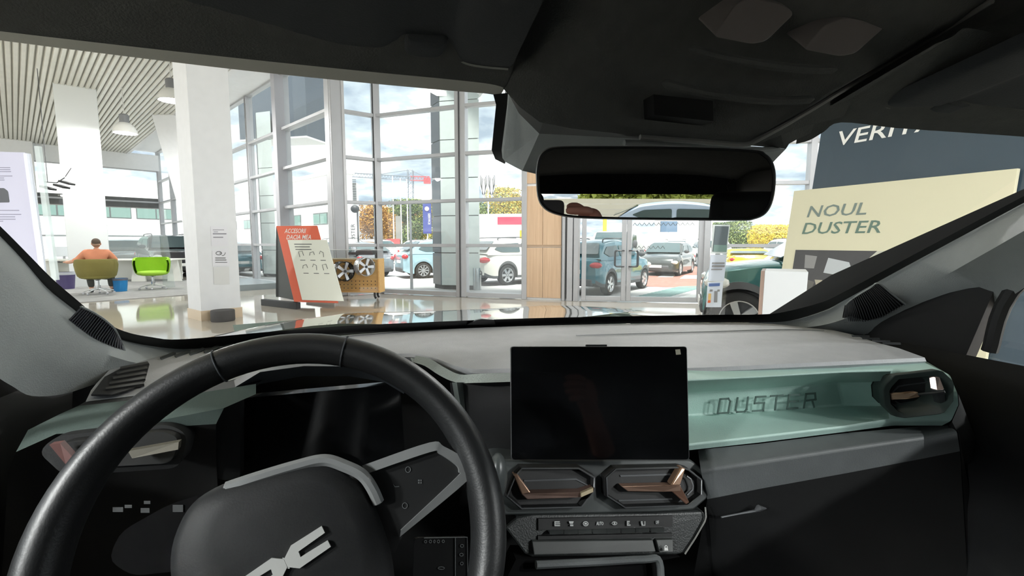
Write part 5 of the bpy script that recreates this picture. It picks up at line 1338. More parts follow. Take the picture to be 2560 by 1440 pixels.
# zig-zag trim on the glass door: printed film band
film = mat('film_dark', (96, 100, 102), .6)
door_film = struct('trim_9')
for z in (1.66, 1.16):
    x = xm + .12
    while x < (LD - .35 if z > 1.5 else xm + .75):
        b = MB(); p = PG1 + td * x + ndr * .006
        for s_ in (0, 1):
            a = p + td * (.045 * s_); c_ = p + td * (.045 * (s_ + 1))
            za, zc = (z, z + .06) if s_ == 0 else (z + .06, z)
            b.prism([a + Vector((0, 0, za)), c_ + Vector((0, 0, zc)), c_ + Vector((0, 0, zc + .018)), a + Vector((0, 0, za + .018))], ndr * .001)
        b.build('film_chevron', film, door_film, smooth=0); x += .10
# trailer with red band and orange panel
tr0 = thing('trailer', 'white box trailer with a red band and an orange sign beyond the SUV', 'trailer', (.55, 27.5, -.1), math.radians(-6))
b = MB(); b.box((0, 0, 1.75), (4.6, 2.2, 2.5)); b.build('box_body', M_bwhite, tr0, bevel=.05)
b = MB(); b.box((.25, -1.12, 2.62), (3.0, .04, .42)); b.build('red_band', mat('band_red', (212, 58, 84), .6), tr0)
b = MB(); b.box((.85, -1.12, 1.62), (1.7, .04, .95)); b.build('orange_panel', mat('panel_orange', (250, 188, 40), .6), tr0)
text('lettering', 'AUTO', Matrix.Translation((.12, -1.145, 1.32)) @ Matrix.Rotation(math.pi / 2, 4, 'X'), .42, mat('text_brick', (206, 90, 50), .6), tr0, 1.1)
for s_ in (-1, 1):
    b = MB(); b.lathe([(.1, -.1), (.33, -.1), (.35, 0), (.33, .1), (.1, .1)], 18, Matrix.Translation((s_ * .8, -1.0, .35)) @ Matrix.Rotation(math.pi / 2, 4, 'X')); b.build('wheel', M_rubber, tr0)
cv = thing('caravan', 'white caravan with rounded nose left of the box trailer', 'caravan', (-3.6, 37.5, -.1), math.radians(-6))
b = MB(); b.prism(rounded([Vector((-1.6, -1, .5)), Vector((1.3, -1, .5)), Vector((1.3, -1, 2.9)), Vector((-.9, -1, 2.9)), Vector((-1.6, -1, 1.8))], .35, 5), (0, 2, 0)); b.build('body', P_white, cv)
b = MB(); b.box((.3, -1.02, 1.75), (1.2, .04, .6)); b.build('window', M_cglass, cv, bevel=.02)
for s_ in (-.8, .6):
    b = MB(); b.lathe([(.1, -.1), (.30, -.1), (.32, 0), (.30, .1), (.1, .1)], 18, Matrix.Translation((s_, -.9, .32)) @ Matrix.Rotation(math.pi / 2, 4, 'X')); b.build('wheel', M_rubber, cv)
# sign with twin lozenge emblems on a pole
sg, hh = pole('pole with two black-striped lozenge emblems above the trailer', 1221, 425, 600, 34, .06, M_polew, 'emblem_pole', 'sign')
for k, (u, v) in enumerate(((1209, 462), (1229, 462))):
    c = PY(u, v, 33.8) - Vector(sg.location)
    b = MB(); b.prism([c + Vector(q) for q in ((-.0, 0, .95), (.24, 0, .2), (.24, 0, -.2), (0, 0, -.95), (-.24, 0, -.2), (-.24, 0, .2))], (0, .08, 0)); b.build('emblem_plate', M_bwhite, sg, smooth=0)
    for s_ in (-1, 1):
        for j in range(3):
            o = .06 + j * .07
            b = MB(); b.tube([c + Vector((s_ * (.26 - o), -.02, .75 - o * 1.5)), c + Vector((s_ * .22 * (1 - j * .25), -.02, .05)), c + Vector((s_ * (.02 + j * .04), -.02, -.75 + o * .5))], .018, 4); b.build('emblem_stripe', M_dark, sg)
# crane
cr0 = thing('tower_crane', 'red and grey tower crane in the sky behind the bay window', 'crane', tuple(PY(1026, 600, 120)[:2]) + (-.1,))
B0 = Vector(cr0.location)
M_crr = mat('crane_red', (196, 84, 88), .6); M_crg = mat('crane_grey', (120, 128, 136), .6)
def lattice(p, q, w, n, m, name):
    b = MB(); t = (q - p).normalized(); up = Vector((0, 0, 1)) if abs(t.z) < .9 else Vector((1, 0, 0)); sdv = t.cross(up).normalized() * w
    upv = sdv.cross(t).normalized() * w
    cs_ = [sdv + upv, -sdv + upv, -sdv - upv, sdv - upv]
    for c in cs_: b.tube([p + c, q + c], w * .13, 4)
    for i in range(n):
        a = p.lerp(q, i / n); c_ = p.lerp(q, (i + 1) / n)
        for k in range(4): b.tube([a + cs_[k], c_ + cs_[(k + 1) % 4]], w * .09, 3, cap=False)
    b.build(name, m, cr0)
def C3(u, v): return PY(u, v, 120) - B0
lattice(Vector((C3(1026, 600).x, C3(1026, 600).y, 0)), C3(1026, 425), .65, 16, M_crg, 'mast')
lattice(C3(862, 436), C3(1026, 446), .45, 22, M_crg, 'jib')
lattice(C3(1026, 446), C3(1074, 447), .5, 6, M_crr, 'counter_jib')
b = MB(); b.tube([C3(1024, 425), C3(930, 438)], .08, 4); b.tube([C3(1026, 425), C3(1072, 445)], .08, 4); b.build('tie_rod', M_crg, cr0)
b = MB(); b.box(C3(1068, 452), (1.6, 1, 1.4)); b.build('counterweight', M_crr, cr0)
# stainless bin by the clad pillar
bi = thing('ash_bin', 'stainless steel cylinder bin beside the clad pillar', 'bin', tuple(PY(1192, 600, 14.0)[:2]) + (-.1,))
b = MB(); b.lathe([(0, 0), (.125, 0), (.125, .62), (.12, .66), (0, .66)], 24); b.build('can', mat('brushed_steel', (176, 182, 182), .25, .8), bi)
b = MB(); b.lathe([(.04, 0), (.06, 0), (.06, .02), (.04, .02)], 14, Matrix.Translation((.1, -.07, .52)) @ Matrix.Rotation(math.pi / 2, 4, 'X')); b.build('lid_ring', M_dark, bi)
# behind the car (seen in the mirror): pale slatted wall, hedge, light blue van
bw = struct('wall_back'); 
for i in range(7):
    b = MB(); b.box((3, -15.2, .02 + i * .18), (26, .14, .172)); b.build('cladding_board', mat('back_cladding', (222, 216, 198), .6), bw)
hg = MB(); rnd = random.Random(9)
for k in range(5000):
    q = Vector((rnd.uniform(3.5, 14), rnd.uniform(-16.6, -15.6), rnd.uniform(1.1, 1.9))); x = Vector((rnd.gauss(0, 1), rnd.gauss(0, 1), rnd.gauss(0, 1))).normalized() * .14
    y_ = x.cross(Vector((rnd.random(), rnd.random(), 1))).normalized() * .1; hg.add([q - x, q + y_, q + x, q - y_], [(0, 1, 2, 3)])
tag(hg.build('hedge', mat('hedge_green', (170, 180, 90), .8, var=.2, scale=2), smooth=0), 'green hedge top reflected in the interior mirror', 'hedge', kind='stuff')
v2 = make_car('parked_car', 'pale blue car reflected in the interior mirror', None, dict(HATCH, H=1.30, belt=.84, hood=.86, tail=.84), mat('paint_ice_blue', (186, 204, 226), .25, coat=1)); put(v2, 4.9, -9.8, head(.95, .3), -.1)

# ------------------------------------------------------------------ furniture and displays in the showroom
# orange A-frame stand
def display(label, TL, TRp, BL, main, card_rel, card_m, title, sub, tcol, feet, th=.03):
    root = thing('display_stand', label, 'sign', ((BL.x + TRp.x) / 2, (BL.y + TRp.y) / 2, 0), world=True)
    X = TRp - TL; Yv = TL - BL; n = X.cross(Yv).normalized()
    if n.y > 0: n = -n
    b = MB(); b.prism([BL, BL + X, TRp, TL], -n * th); b.build('panel', main, root, smooth=0, bevel=.003)
    x0, x1, y0_, y1_ = card_rel
    def at(x, y, off): return BL + X * x + Yv * y + n * off
    b = MB(); b.prism([at(x0, y0_, .012), at(x1, y0_, .012), at(x1, y1_, .012), at(x0, y1_, .012)], n * .02); b.build('card', card_m, root, smooth=0, bevel=.002)
    return root, at, X, Yv, n
o1 = PY(690, 563, 9.75); o2 = PY(792, 566, 9.55); o3 = PY(735, 754, 9.05)
o1.z = o2.z = (o1.z + o2.z) / 2
st, at, X, Yv, n = display('orange display stand with pale accessories card and white title', o1, o2, o3, mat('panel_coral', (226, 108, 80), .5), (.22, 1.16, .02, .80), mat('card_ivory', (232, 234, 222), .55), None, None, None, None)
text('title', 'ACCESORII', basis(at(.17, .90, .002), X, Yv), .135, M_plate, st, .72, 0)
text('title', 'DACIA MEA', basis(at(.17, .815, .002), X, Yv), .135, M_plate, st, .80, 0)
M_ink = mat('ink_grey', (90, 92, 92), .7)
for i, w_ in enumerate((.42, .36, .38)):
    b = MB(); b.prism([at(.36, .735 - i * .035, .033), at(.36 + w_, .735 - i * .035, .033), at(.36 + w_, .745 - i * .035, .033), at(.36, .745 - i * .035, .033)], n * .001); b.build('print_line', M_ink, st, smooth=0)
for r_ in range(2):
    for c_ in range(3):
        x, y = .42 + c_ * .24, .57 - r_ * .17
        pts = [[(0, 0), (.0, .07), (.09, .08), (.10, .02)], [(0, .02), (.03, .06), (.11, .07), (.12, .03)], [(0, .04), (.04, .08), (.10, .06), (.08, 0)]][(c_ + r_) % 3]
        b = MB(); b.tube([at(x + px, y + pq, .033) for px, pq in pts], .006, 5); b.build('line_icon', M_ink, st)
        b = MB(); b.prism([at(x - .01, y - .045, .033), at(x + .11, y - .045, .033), at(x + .11, y - .037, .033), at(x - .01, y - .037, .033)], n * .001); b.build('print_line', M_ink, st, smooth=0)
# back leg sheet and floor runners
bk = n * -1
Bb = o1 + Vector((-.35, .55, 0)); Bb.z = .12
b = MB(); b.prism([o1 + Vector((0, 0, -.02)), o2 + Vector((0, 0, -.02)), o2 + Vector((-.35, .55, -o2.z + .12)), Bb], bk * .02); b.build('back_panel', mat('charcoal_sheet', (56, 60, 62), .5), st, smooth=0)
for (a, c) in ((PZ(752, 772, 0), PZ(664, 762, 0)), (PZ(836, 756, 0), PZ(775, 748, 0))):
    t = (c - a).normalized(); nn_ = Vector((-t.y, t.x, 0)) * .10
    b = MB(); b.prism([a, c, c + nn_, a + nn_], (0, 0, .13)); b.build('floor_runner', mat('runner_black', (58, 60, 62), .6), st, smooth=0, bevel=.005)
b = MB(); fl_ = [o1 + Vector((.02, 0, -.05)), o3 + Vector((.0, .05, 0.02)), Bb + Vector((.05, 0, 0))]
b.prism(fl_, Vector((.02, .01, 0))); b.build('side_sheet', mat('charcoal_sheet', (56, 60, 62), .5), st, smooth=0)

# wheel display cabinet
W1 = PY(812, 618, 10.6); W2 = PY(950, 640, 10.35)
wa = PZ(828, 756, .0); 
wd = thing('wheel_display', 'wooden pegboard cabinet with a clear box top showing alloy wheels', 'display', (-3.66, 10.78, 0), math.radians(-3))
M_peg = wood('pegboard_oak', (226, 176, 108), (238, 194, 126), .5, 1.5, 24, 0)
b = MB(); b.box((0, -.13, .57), (1.36, .04, .74)); b.build('back_board', M_peg, wd)
b = MB(); b.box((0, 0, .20), (1.36, .36, .03)); b.build('base_board', M_peg, wd)
for s_ in (-1, 1):
    b = MB(); b.box((s_ * .68, 0, .56), (.03, .36, .76)); b.build('side_board', M_peg, wd)
b = MB(); b.box((0, -.20, .58), (1.34, .006, .74)); b.build('clear_front', glass('acrylic', (.97, .98, .98), .8, 1.3), wd)
b = MB(); b.tube([(-.68, -.175, 1.14), (.68, -.175, 1.14), (.68, .17, 1.14), (-.68, .17, 1.14)], .006, 5, closed=True); b.build('clear_box_edge', mat('acrylic_edge', (226, 230, 230), .2), wd)
b = MB(); b.box((0, -.17, 1.04), (1.34, .008, .2)); b.box((0, .17, 1.04), (1.34, .008, .2)); b.build('clear_box', glass('acrylic', (.97, .98, .98), .8, 1.3), wd)
b = MB(); b.box((0, 0, .935), (1.36, .36, .02)); b.build('shelf', mat('pale_shelf', (222, 206, 176), .5), wd)
hole = MB(); hole.lathe([(0, 0), (.012, 0), (.012, .004), (0, .004)], 8); hm = hole.mesh('peg_hole', M_alud)
for r_ in range(5):
    for c_ in range(14):
        o = bpy.data.objects.new('peg_hole', hm); COL.objects.link(o); o.parent = wd
        o.location = (-.58 + c_ *   .09, -.1515, (.28, .36, .44, .78, .86)[r_]); o.rotation_euler = (math.pi / 2, 0, 0)
for s_ in (-.55, .55):
    b = MB(); b.tube([(s_, -.1, .19), (s_, -.1, .10), (s_ + .03, -.12, .05)], .025, 8); b.build('castor', M_black, wd)
    b = MB(); b.tube([(s_, .1, .19), (s_, .1, .10), (s_ + .03, .08, .05)], .025, 8); b.build('castor', M_black, wd)
def loose_wheel(label, u, v, y, R, m1, m2, rz, spokes):
    p = PY(u, v, y); root = thing('alloy_wheel', label, 'wheel', p, 0, 'alloy wheels on the pegboard'); root.rotation_euler = (math.pi / 2, 0, rz)
    b = MB(); b.lathe([(.92, -.55), (1.0, -.5), (.94, -.3), (.94, .3), (1.0, .5), (.95, .52), (.90, .40), (.88, -.5)], 32); b.build('barrel', m1, root)
    b = MB(); b.lathe([(0, .38), (.18, .40), (.2, .30)], 20)
    for k in range(spokes):
        R_ = Matrix.Rotation(2 * math.pi * k / spokes, 3, 'Z')
        b.hexa([R_ @ Vector(q) for q in ((.1, -.13, .25), (.93, -.2, .30), (.93, .2, .30), (.1, .13, .25), (.1, -.11, .38), (.93, -.16, .42), (.93, .16, .42), (.1, .11, .38))])
    b.build('spokes', m2, root)
    root.scale = (R, R, R)
    b = MB(); b.lathe([(0, .40), (.15, .42), (.15, .38)], 14); b.build('hub_cap', M_dark, root)
loose_wheel('black and chrome alloy wheel on the pegboard, left one', 858, 678, 10.44, .22, mat('wheel_black', (36, 38, 40), .2, .4), M_rim, math.radians(46), 5)
loose_wheel('silver five-spoke alloy wheel on the pegboard, right one', 911, 667, 10.42, .205, M_rim, M_rim, math.radians(46), 5)
bg_ = thing('parts_bag', 'dark grey folded parts bag inside the clear box', 'bag', PY(905, 636, 10.78)); b = MB(); b.box((0, 0, .02), (.55, .2, .06)); b.ball((.1, 0, .06), (.25, .1, .06)); b.build('bag_body', mat('bag_grey', (88, 90, 94), .7, var=.1), bg_)

# big dark stand with the beige card
t1 = Vector((2.46, 4.18, 1.75)); t2 = Vector((3.07, 2.92, 1.75))
ax = (t2 - t1).normalized(); nv = Vector((ax.y, -ax.x, 0)).normalized()
if nv.y > 0: nv = -nv
lean = math.tan(math.radians(9))
def bd(s_, z, off=0.0):          # along the top edge s, height z, off = towards us
    return t1 + ax * s_ + nv * ((1.75 - z) * lean + off) + Vector((0, 0, z - 1.75))
ds = thing('display_stand', 'tall dark slate display stand with a beige card, beside the right windows', 'sign', (2.8, 3.5, 0), 0, world=True)
b = MB(); b.prism([bd(.12, .05, -.06), bd(2.6, .05, -.06), bd(2.6, 2.75, -.06), bd(.12, 2.75, -.06)], -nv * .04); b.build('panel', mat('panel_slate', (60, 76, 88), .25, spec=.6), ds, smooth=0)
b = MB(); b.prism([bd(0, .12), bd(1.40, .12), bd(1.40, 1.75), bd(0, 1.75)], nv * -.035); b.build('card', mat('card_beige', (216, 212, 184), .5), ds, smooth=0, bevel=.002)
zv = Vector((0, 0, 1)) - nv * lean
text('title', 'SINCER', basis(bd(.26, 2.29, -.055), ax, zv), .17, M_plate, ds, 1.25)
text('title', 'VERITABIL', basis(bd(.26, 2.095, -.055), ax, zv), .17, M_plate, ds, 1.25, 0.1)
text('card_text', 'NOUL', basis(bd(.14, 1.515, .002), ax, zv), .135, mat('ink_sage', (124, 138, 132), .5, .2), ds, 1.22, .15)
text('card_text', 'DUSTER', basis(bd(.12, 1.375, .002), ax, zv), .135, mat('ink_sage2', (104, 128, 116), .5, .2), ds, 1.22, .15)
# printed picture of a cabin on the card
def pic(name, pts, m, o=.003): 
    b = MB(); b.prism([bd(s_, z, o) for s_, z in pts], nv * .0006); return b.build(name, m, ds, smooth=0)
mp_ = lambda n_, c_: mat('print_' + n_, c_, .55)
pic('printed_picture', [(.10, .72), (1.30, .72), (1.30, 1.24), (.10, 1.24)], mp_('dark', (74, 74, 76)))
pic('printed_picture', [(.58, 1.08), (1.30, 1.02), (1.30, 1.24), (.72, 1.24)], mp_('sky', (196, 196, 182)), .0035)
pic('printed_picture', [(.62, 1.02), (.80, 1.10), (1.0, 1.16), (1.28, 1.12), (1.28, .98), (.66, 1.0)], mp_('hill', (84, 116, 118)), .004)
pic('printed_picture', [(.36, 1.06), (.60, 1.03), (.54, 1.15), (.38, 1.18)], mp_('window', (186, 192, 196)), .004)
pic('printed_picture', [(.70, .92), (1.1, .86), (1.28, .92), (1.25, 1.0), (.74, 1.0)], mp_('green', (110, 146, 124)), .0045)
pic('printed_picture', [(.20, 1.09), (.28, 1.09), (.29, 1.19), (.19, 1.20)], mp_('grey', (140, 140, 140)), .004)
pic('printed_picture', [(.10, .80), (.26, .80), (.30, .98), (.14, 1.02), (.10, .98)], mp_('seat', (104, 102, 98)), .004)
pic('printed_picture', [(.30, 1.0), (.36, 1.0), (.46, .74), (.40, .74)], mp_('pale', (176, 170, 152)), .0045)

# white plinth with brown side
pl0 = thing('plinth', 'white display plinth with brown side edge in front of the beige card', 'plinth', (1.85, 2.86, 0), 0, world=True)
q0 = PY(1912, 679, 3.05); q1 = PY(2021, 678, 2.95); q0.z = q1.z = (q0.z + q1.z) / 2
b = MB(); dv = Vector((.17, .30, 0)); f0 = Vector((q0.x - .02, q0.y, 0)); f1 = Vector((q1.x - .03, q1.y, 0))
b.hexa([f0, f1, f1 + dv, f0 + dv, q0, q1, q1 + dv, q0 + dv]); b.build('body', mat('plinth_white', (204, 207, 210), .5), pl0, smooth=0, bevel=.003)
b = MB(); b.hexa([f0 + Vector((-.025, 0, 0)), f0, f0 + dv, f0 + dv + Vector((-.025, 0, 0)), q0 + Vector((-.025, 0, 0)), q0, q0 + dv, q0 + dv + Vector((-.025, 0, 0))]); b.build('side_edge', wood('brown_edge', (120, 98, 86), (140, 118, 104), .5), pl0, smooth=0)

# notice stand right of the door
nsd = thing('notice_stand', 'clear notice stand with three printed sheets beside the door', 'sign', (PY(1798, 770, 5.0).x, 5.0, 0), 0, world=True)
def sheet(pts, y, m, name='sheet'):
    b = MB(); b.prism([PY(u, v, y) for u, v in pts], (0, .012, 0)); return b.build(name, m, nsd, smooth=0)
sheet([(1789, 556), (1826, 556), (1812, 790), (1764, 790)], 5.02, glass('acrylic', (.97, .98, .98), .8, 1.3), 'clear_back')
sheet([(1783, 562), (1825, 562), (1817, 634), (1778, 634)], 5.0, mat('frame_pale', (216, 224, 224), .4), 'sheet_frame')
sheet([(1789, 565), (1822, 566), (1815, 630), (1782, 629)], 4.99, mat('photo_slate', (92, 104, 110), .5), 'sheet')
sheet([(1785, 612), (1818, 613), (1816, 630), (1783, 629)], 4.985, mat('photo_green', (118, 146, 140), .5), 'sheet')
sheet([(1777, 637), (1817, 636), (1810, 703), (1771, 703)], 5.0, mat('paper_blue', (206, 214, 226), .6), 'sheet')
sheet([(1770, 706), (1808, 704), (1803, 768), (1766, 768)], 5.0, mat('paper_blue2', (214, 222, 232), .6), 'sheet')
sheet([(1774, 709), (1800, 708), (1799, 715), (1773, 716)], 4.99, mat('print_blue', (86, 112, 166), .6), 'print_block')
for (u0, v0_, u1, v1_) in ((1782, 656, 1812, 660), (1782, 663, 1812, 668), (1780, 672, 1806, 675), (1787, 728, 1794, 756), (1776, 724, 1782, 729), (1795, 724, 1800, 729)):
    sheet([(u0, v0_), (u1, v0_), (u1 - 1, v1_), (u0 - 1, v1_)], 4.99, mat('print_grey', (150, 156, 168), .6), 'print_block')
sheet([(1772, 734), (1778, 734), (1777, 750), (1771, 750)], 4.99, mat('print_amber', (224, 186, 120), .6), 'print_block')
sheet([(1771, 751), (1777, 751), (1776, 757), (1770, 757)], 4.99, mat('print_orange', (226, 110, 60), .6), 'print_block')
b = MB(); b.box((PY(1785, 780, 5.0).x, 5.02, .02), (.3, .3, .04)); b.build('foot', mat('foot_grey', (180, 184, 186), .4), nsd)

# notices on the near column (front face)
fx = e1.normalized(); fn = Vector((fx.y, -fx.x, 0))
def on_col(u, v, off=.004):
    d = ray(u, v); q = c0 + fn * off; t = (q - CAM).dot(fn) / d.dot(fn); return CAM + d * t
def notice(label, pts, m):
    o = thing('notice', label, 'notice', on_col(*pts[2]), 0, world=True)
    b = MB(); b.prism([on_col(u, v) for u, v in pts], fn * .003); b.build('sheet', m, o, smooth=0); return o
M_paper = mat('paper_white', (232, 232, 238), .6)
n1 = notice('upper white notice sheet on the near column', [(526, 566), (567, 567), (570, 615), (529, 615)], M_paper)
n2 = notice('lower white notice with a car-key drawing on the near column', [(530, 627), (571, 620), (573, 665), (532, 665)], M_paper)
n3 = notice('empty clear sleeve below the notices on the near column', [(533, 668), (572, 667), (574, 711), (535, 711)], mat('sleeve', (222, 223, 222), .3))
for (u0, v0_, u1, v1_) in ((532, 574, 560, 575.5), (534, 579, 545, 580.5), (532, 583, 566, 586), (533, 592, 558, 594.5)):
    b = MB(); b.prism([on_col(u, v, .008) for u, v in rect(u0, v0_, u1, v1_)], fn * .001); b.build('print_line', mat('ink_pale', (150, 150, 158), .7), n1, smooth=0)
for (u0, v0_, u1, v1_) in ((538, 644, 564, 646), (538, 649, 566, 651), (538, 655, 568, 656.5)):
    b = MB(); b.prism([on_col(u, v, .008) for u, v in rect(u0, v0_, u1, v1_)], fn * .001); b.build('print_line', M_ink, n2, smooth=0)
b = MB()
for p in ring(547, 633, 8, 5, 1.6, 14) + ring(552, 633, 3, 2.5, 1.2, 8) + ring(556, 631, 8, 9, 1.4, 14)[:4]: b.prism([on_col(u, v, .008) for u, v in p], fn * .001)
b.build('key_drawing', M_ink, n2, smooth=0)
# dark round floor speaker by the column
pk = thing('floor_drum', 'dark grey round drum on the floor at the near column', 'stool', PZ(558, 802, 0))
b = MB(); b.lathe([(0, 0), (.17, 0), (.178, .02), (.178, .17), (.17, .185), (0, .185)], 32); b.build('drum_body', mat('drum_grey', (74, 72, 72), .7), pk)

# raised grey plinth under the left glazing
b = MB(); pp = [P0 + D2 * .2, PA + D2 * .25, PA + D2 * 1.5, P0 + D2 * 1.6]
b.prism([(p.x, p.y, 0) for p in pp], (0, 0, .16)); tag(b.build('platform', mat('platform_slate', (150, 160, 164), .25), smooth=0), 'low slate grey platform under the left glazing', 'platform')

# carpet island with desks
cpts = [PZ(195, 758, 0), PZ(470, 738, 0), PZ(520, 705, 0), PZ(330, 690, 0), PZ(120, 700, 0), PZ(60, 740, 0)]
b = MB(); b.prism(cpts, (0, 0, .015)); tag(b.build('carpet', mat('carpet_grey', (150, 150, 148), .95, var=.12, scale=4, bump=.3, bscale=60), smooth=0), 'grey carpet under the desk and chairs', 'carpet')
M_lac = mat('desk_white', (238, 238, 230), .35)
dkp = PZ(330, 705, 0)
dk = thing('desk', 'long white desk behind the seated man', 'desk', (dkp.x, dkp.y, .015), math.radians(8))
b = MB(); b.box((-.6, 0, .735), (4.2, .85, .045)); b.build('top', M_lac, dk, bevel=.008)
for x_ in (-2.4, .2, 1.3):
    b = MB(); b.prism([(x_ - .22, 0, 0), (x_ + .22, 0, 0), (x_ + .12, 0, .71), (x_ - .12, 0, .71)], (0, .06, 0)); b.build('leg', M_lac, dk)
b = MB(); b.box((-.6, .32, .38), (4.0, .03, .66)); b.build('modesty_panel', M_lac, dk)
M_acr = glass('desk_screen_glass', (.93, .96, .95), .8, 1.25, cover=.10)
for i, (u0, u1, vt) in enumerate(((190, 275, 575), (275, 405, 585), (120, 190, 580))):
    a = PY(u0, 660, dkp.y + .45); c_ = PY(u1, 660, dkp.y + .45); zt_ = PY(u0, vt, dkp.y + .45).z
    sr = thing('desk_screen', ('clear acrylic screen behind the seated man', 'clear acrylic screen between the two chairs', 'clear acrylic screen at the left end of the desk')[i], 'screen', (a.x, a.y, .775))
    b = MB(); b.box(((c_.x - a.x) / 2, 0, (zt_ - .775) / 2), (c_.x - a.x - .03, .012, zt_ - .775)); b.build('sheet', M_acr, sr)
    b = MB(); b.box((.15, 0, .01), (.05, .12, .02)); b.box((c_.x - a.x - .15, 0, .01), (.05, .12, .02)); b.build('foot', M_alu, sr)
# tall narrow screen right of the green chair
a = PY(407, 590, 13.6); sr = thing('floor_screen', 'tall clear floor-standing screen right of the green chair', 'screen', (a.x, a.y, 0.015))
b = MB(); b.prism([(-.1, 0, 0), (.18, .1, 0), (.05, .1, a.z), (-.08, 0, a.z)], (.0, .012, 0)); b.build('sheet', M_acr, sr)
# monitor and keyboard
mo = thing('monitor', 'pale computer monitor left of the seated man', 'monitor', PY(160, 648, dkp.y - .05), math.radians(25))
b = MB(); b.box((0, 0, .25), (.50, .04, .32), Matrix.Rotation(math.radians(-10), 3, 'X')); b.build('display', mat('monitor_pale', (206, 212, 216), .4), mo, bevel=.008)
b = MB(); b.box((0, .03, .05), (.06, .03, .12)); b.box((0, 0, -.005), (.22, .16, .015)); b.build('stand', M_alu, mo)
ms = thing('mouse_pad', 'dark mouse pad with a white mouse on the desk edge', 'mouse pad', PY(150, 656, dkp.y - .38)); b = MB(); b.box((0, 0, 0), (.42, .2, .012)); b.build('pad', M_dark, ms)
b = MB(); b.ball((-.05, -.02, .02), (.07, .04, .025)); b.build('mouse', M_paper, ms)

def tub_chair(name, label, loc, rz, m, mi):
    root = thing(name, label, 'chair', loc, rz, 'swivel tub chairs')
    # shell: half ring backrest that sweeps into arms
    rows = []
    for z, r0, k in ((.40, .30, .8), (.46, .37, 1), (.62, .40, 1), (.78, .42, 1), (.86, .41, 1), (.885, .40, .97)):
        rows.append([Vector((r0 * 1.02 * math.cos(a), r0 * .92 * math.sin(a), z - (.20 * max(0, abs(a + math.pi / 2) / (math.pi * .62) - .55) ** 1.2 if z > .6 else 0))) for a in [-math.pi / 2 + math.pi * .62 * (i / 14 - 1) for i in range(29)]])
    inn = [[Vector((p.x * .87, p.y * .87, p.z)) for p in r] for r in rows]
    b = MB(); b.grid(rows + inn[::-1]); b.build('backrest', m, root, smooth=70)
    b = MB(); b.lathe([(0, .38), (.24, .385), (.345, .42), (.36, .46), (.33, .50), (.2, .515), (0, .515)], 28, Matrix.Diagonal((1, .94, 1, 1))); b.build('seat', mi, root, smooth=70)
    b = MB(); b.lathe([(0, .2), (.03, .2), (.03, .34), (.10, .385), (0, .385)], 16); b.lathe([(0, .10), (.045, .10), (.05, .22), (0, .22)], 16); b.build('stem', M_chrome, root)
    for k in range(5):
        a = 2 * math.pi * k / 5 + .3; d = Vector((math.cos(a), math.sin(a), 0))
        b = MB(); b.tube([d * .02 + Vector((0, 0, .14)), d * .16 + Vector((0, 0, .12)), d * .30 + Vector((0, 0, .075))], [.025, .02, .014], 8); lg = b.build('leg', mat('polished_leg', (226, 228, 228), .25, .4), root)
        b = MB(); b.lathe([(0, -.018), (.026, -.018), (.028, 0), (.026, .018), (0, .018)], 12, Matrix.Translation(d * .31 + Vector((0, 0, .028))) @ Matrix.Rotation(math.pi / 2, 4, 'X') @ Matrix.Rotation(a, 4, 'Y')); b.build('castor', M_alu, lg)
    return root
cg = PZ(384, 723, .015); tub_chair('swivel_chair', 'bright green swivel tub chair, empty, beside the desk', (cg.x, cg.y, .015), math.radians(212), mat('fabric_lime', (140, 188, 30), .8, bump=.2, bscale=90), mat('fabric_lime_seat', (158, 204, 60), .8, bump=.2, bscale=90))
cp = PZ(247, 735, .015); tub_chair('swivel_chair', 'olive swivel tub chair with the man sitting in it', (cp.x, cp.y, .015), math.radians(38), mat('fabric_olive', (120, 112, 56), .8, bump=.2, bscale=90), mat('fabric_olive_seat', (126, 120, 62), .8))

# the seated man
def skin_mesh(name, verts, edges, radii, m, parent, sub=2):
    me = bpy.data.meshes.new(name); me.from_pydata(verts, edges, [])
    o = bpy.data.objects.new(name, me); COL.objects.link(o); o.parent = parent
    me.skin_vertices.new() if hasattr(me.skin_vertices, 'new') else None
    mod = o.modifiers.new('skin', 'SKIN'); mod.use_smooth_shade = True
    if not me.skin_vertices:
        bm = bmesh.new(); bm.from_mesh(me); bm.verts.layers.skin.verify(); bm.to_mesh(me); bm.free()
    for i, r in enumerate(radii):
        sv = me.skin_vertices[0].data[i]; sv.radius = r if isinstance(r, tuple) else (r, r); sv.use_root = (i == 0)
    sb = o.modifiers.new('sub', 'SUBSURF'); sb.levels = sub; sb.render_levels = sub
    me.materials.append(m); return o
M_skin = mat('skin', (206, 158, 132), .6)
man = thing('person', 'man in an orange shirt seated at the desk with his back to us', 'person', (cp.x - .02, cp.y + .06, .015), math.radians(34))
V = [(0, 0, .56), (0, .02, .80), (0, .0, 1.00), (0, .01, 1.10), (0, .03, 1.17),                 # pelvis .. neck
     (-.20, .0, 1.02), (-.37, .12, .86), (-.58, .36, .80), (-.67, .46, .80),                       # left arm reaching the mouse
     (.20, .0, 1.02), (.33, .10, .84), (.24, .38, .80), (.20, .46, .80),                           # right arm
     (-.11, .06, .53), (-.24, .48, .53), (-.22, .50, .12), (-.24, .60, .06),                       # legs
     (.11, .06, .53), (.18, .50, .53), (.18, .52, .12), (.20, .62, .06)]
Eg = [(0, 1), (1, 2), (2, 3), (3, 4), (2, 5), (5, 6), (6, 7), (7, 8), (2, 9), (9, 10), (10, 11), (11, 12), (0, 13), (13, 14), (14, 15), (15, 16), (0, 17), (17, 18), (18, 19), (19, 20)]
Rd = [.15, (.19, .14), (.17, .12), .07, .065, .085, .06, .045, .038, .085, .06, .045, .038, .10, .075, .05, .045, .10, .075, .05, .045]
skin_mesh('body', V, Eg, Rd, M_skin, man)
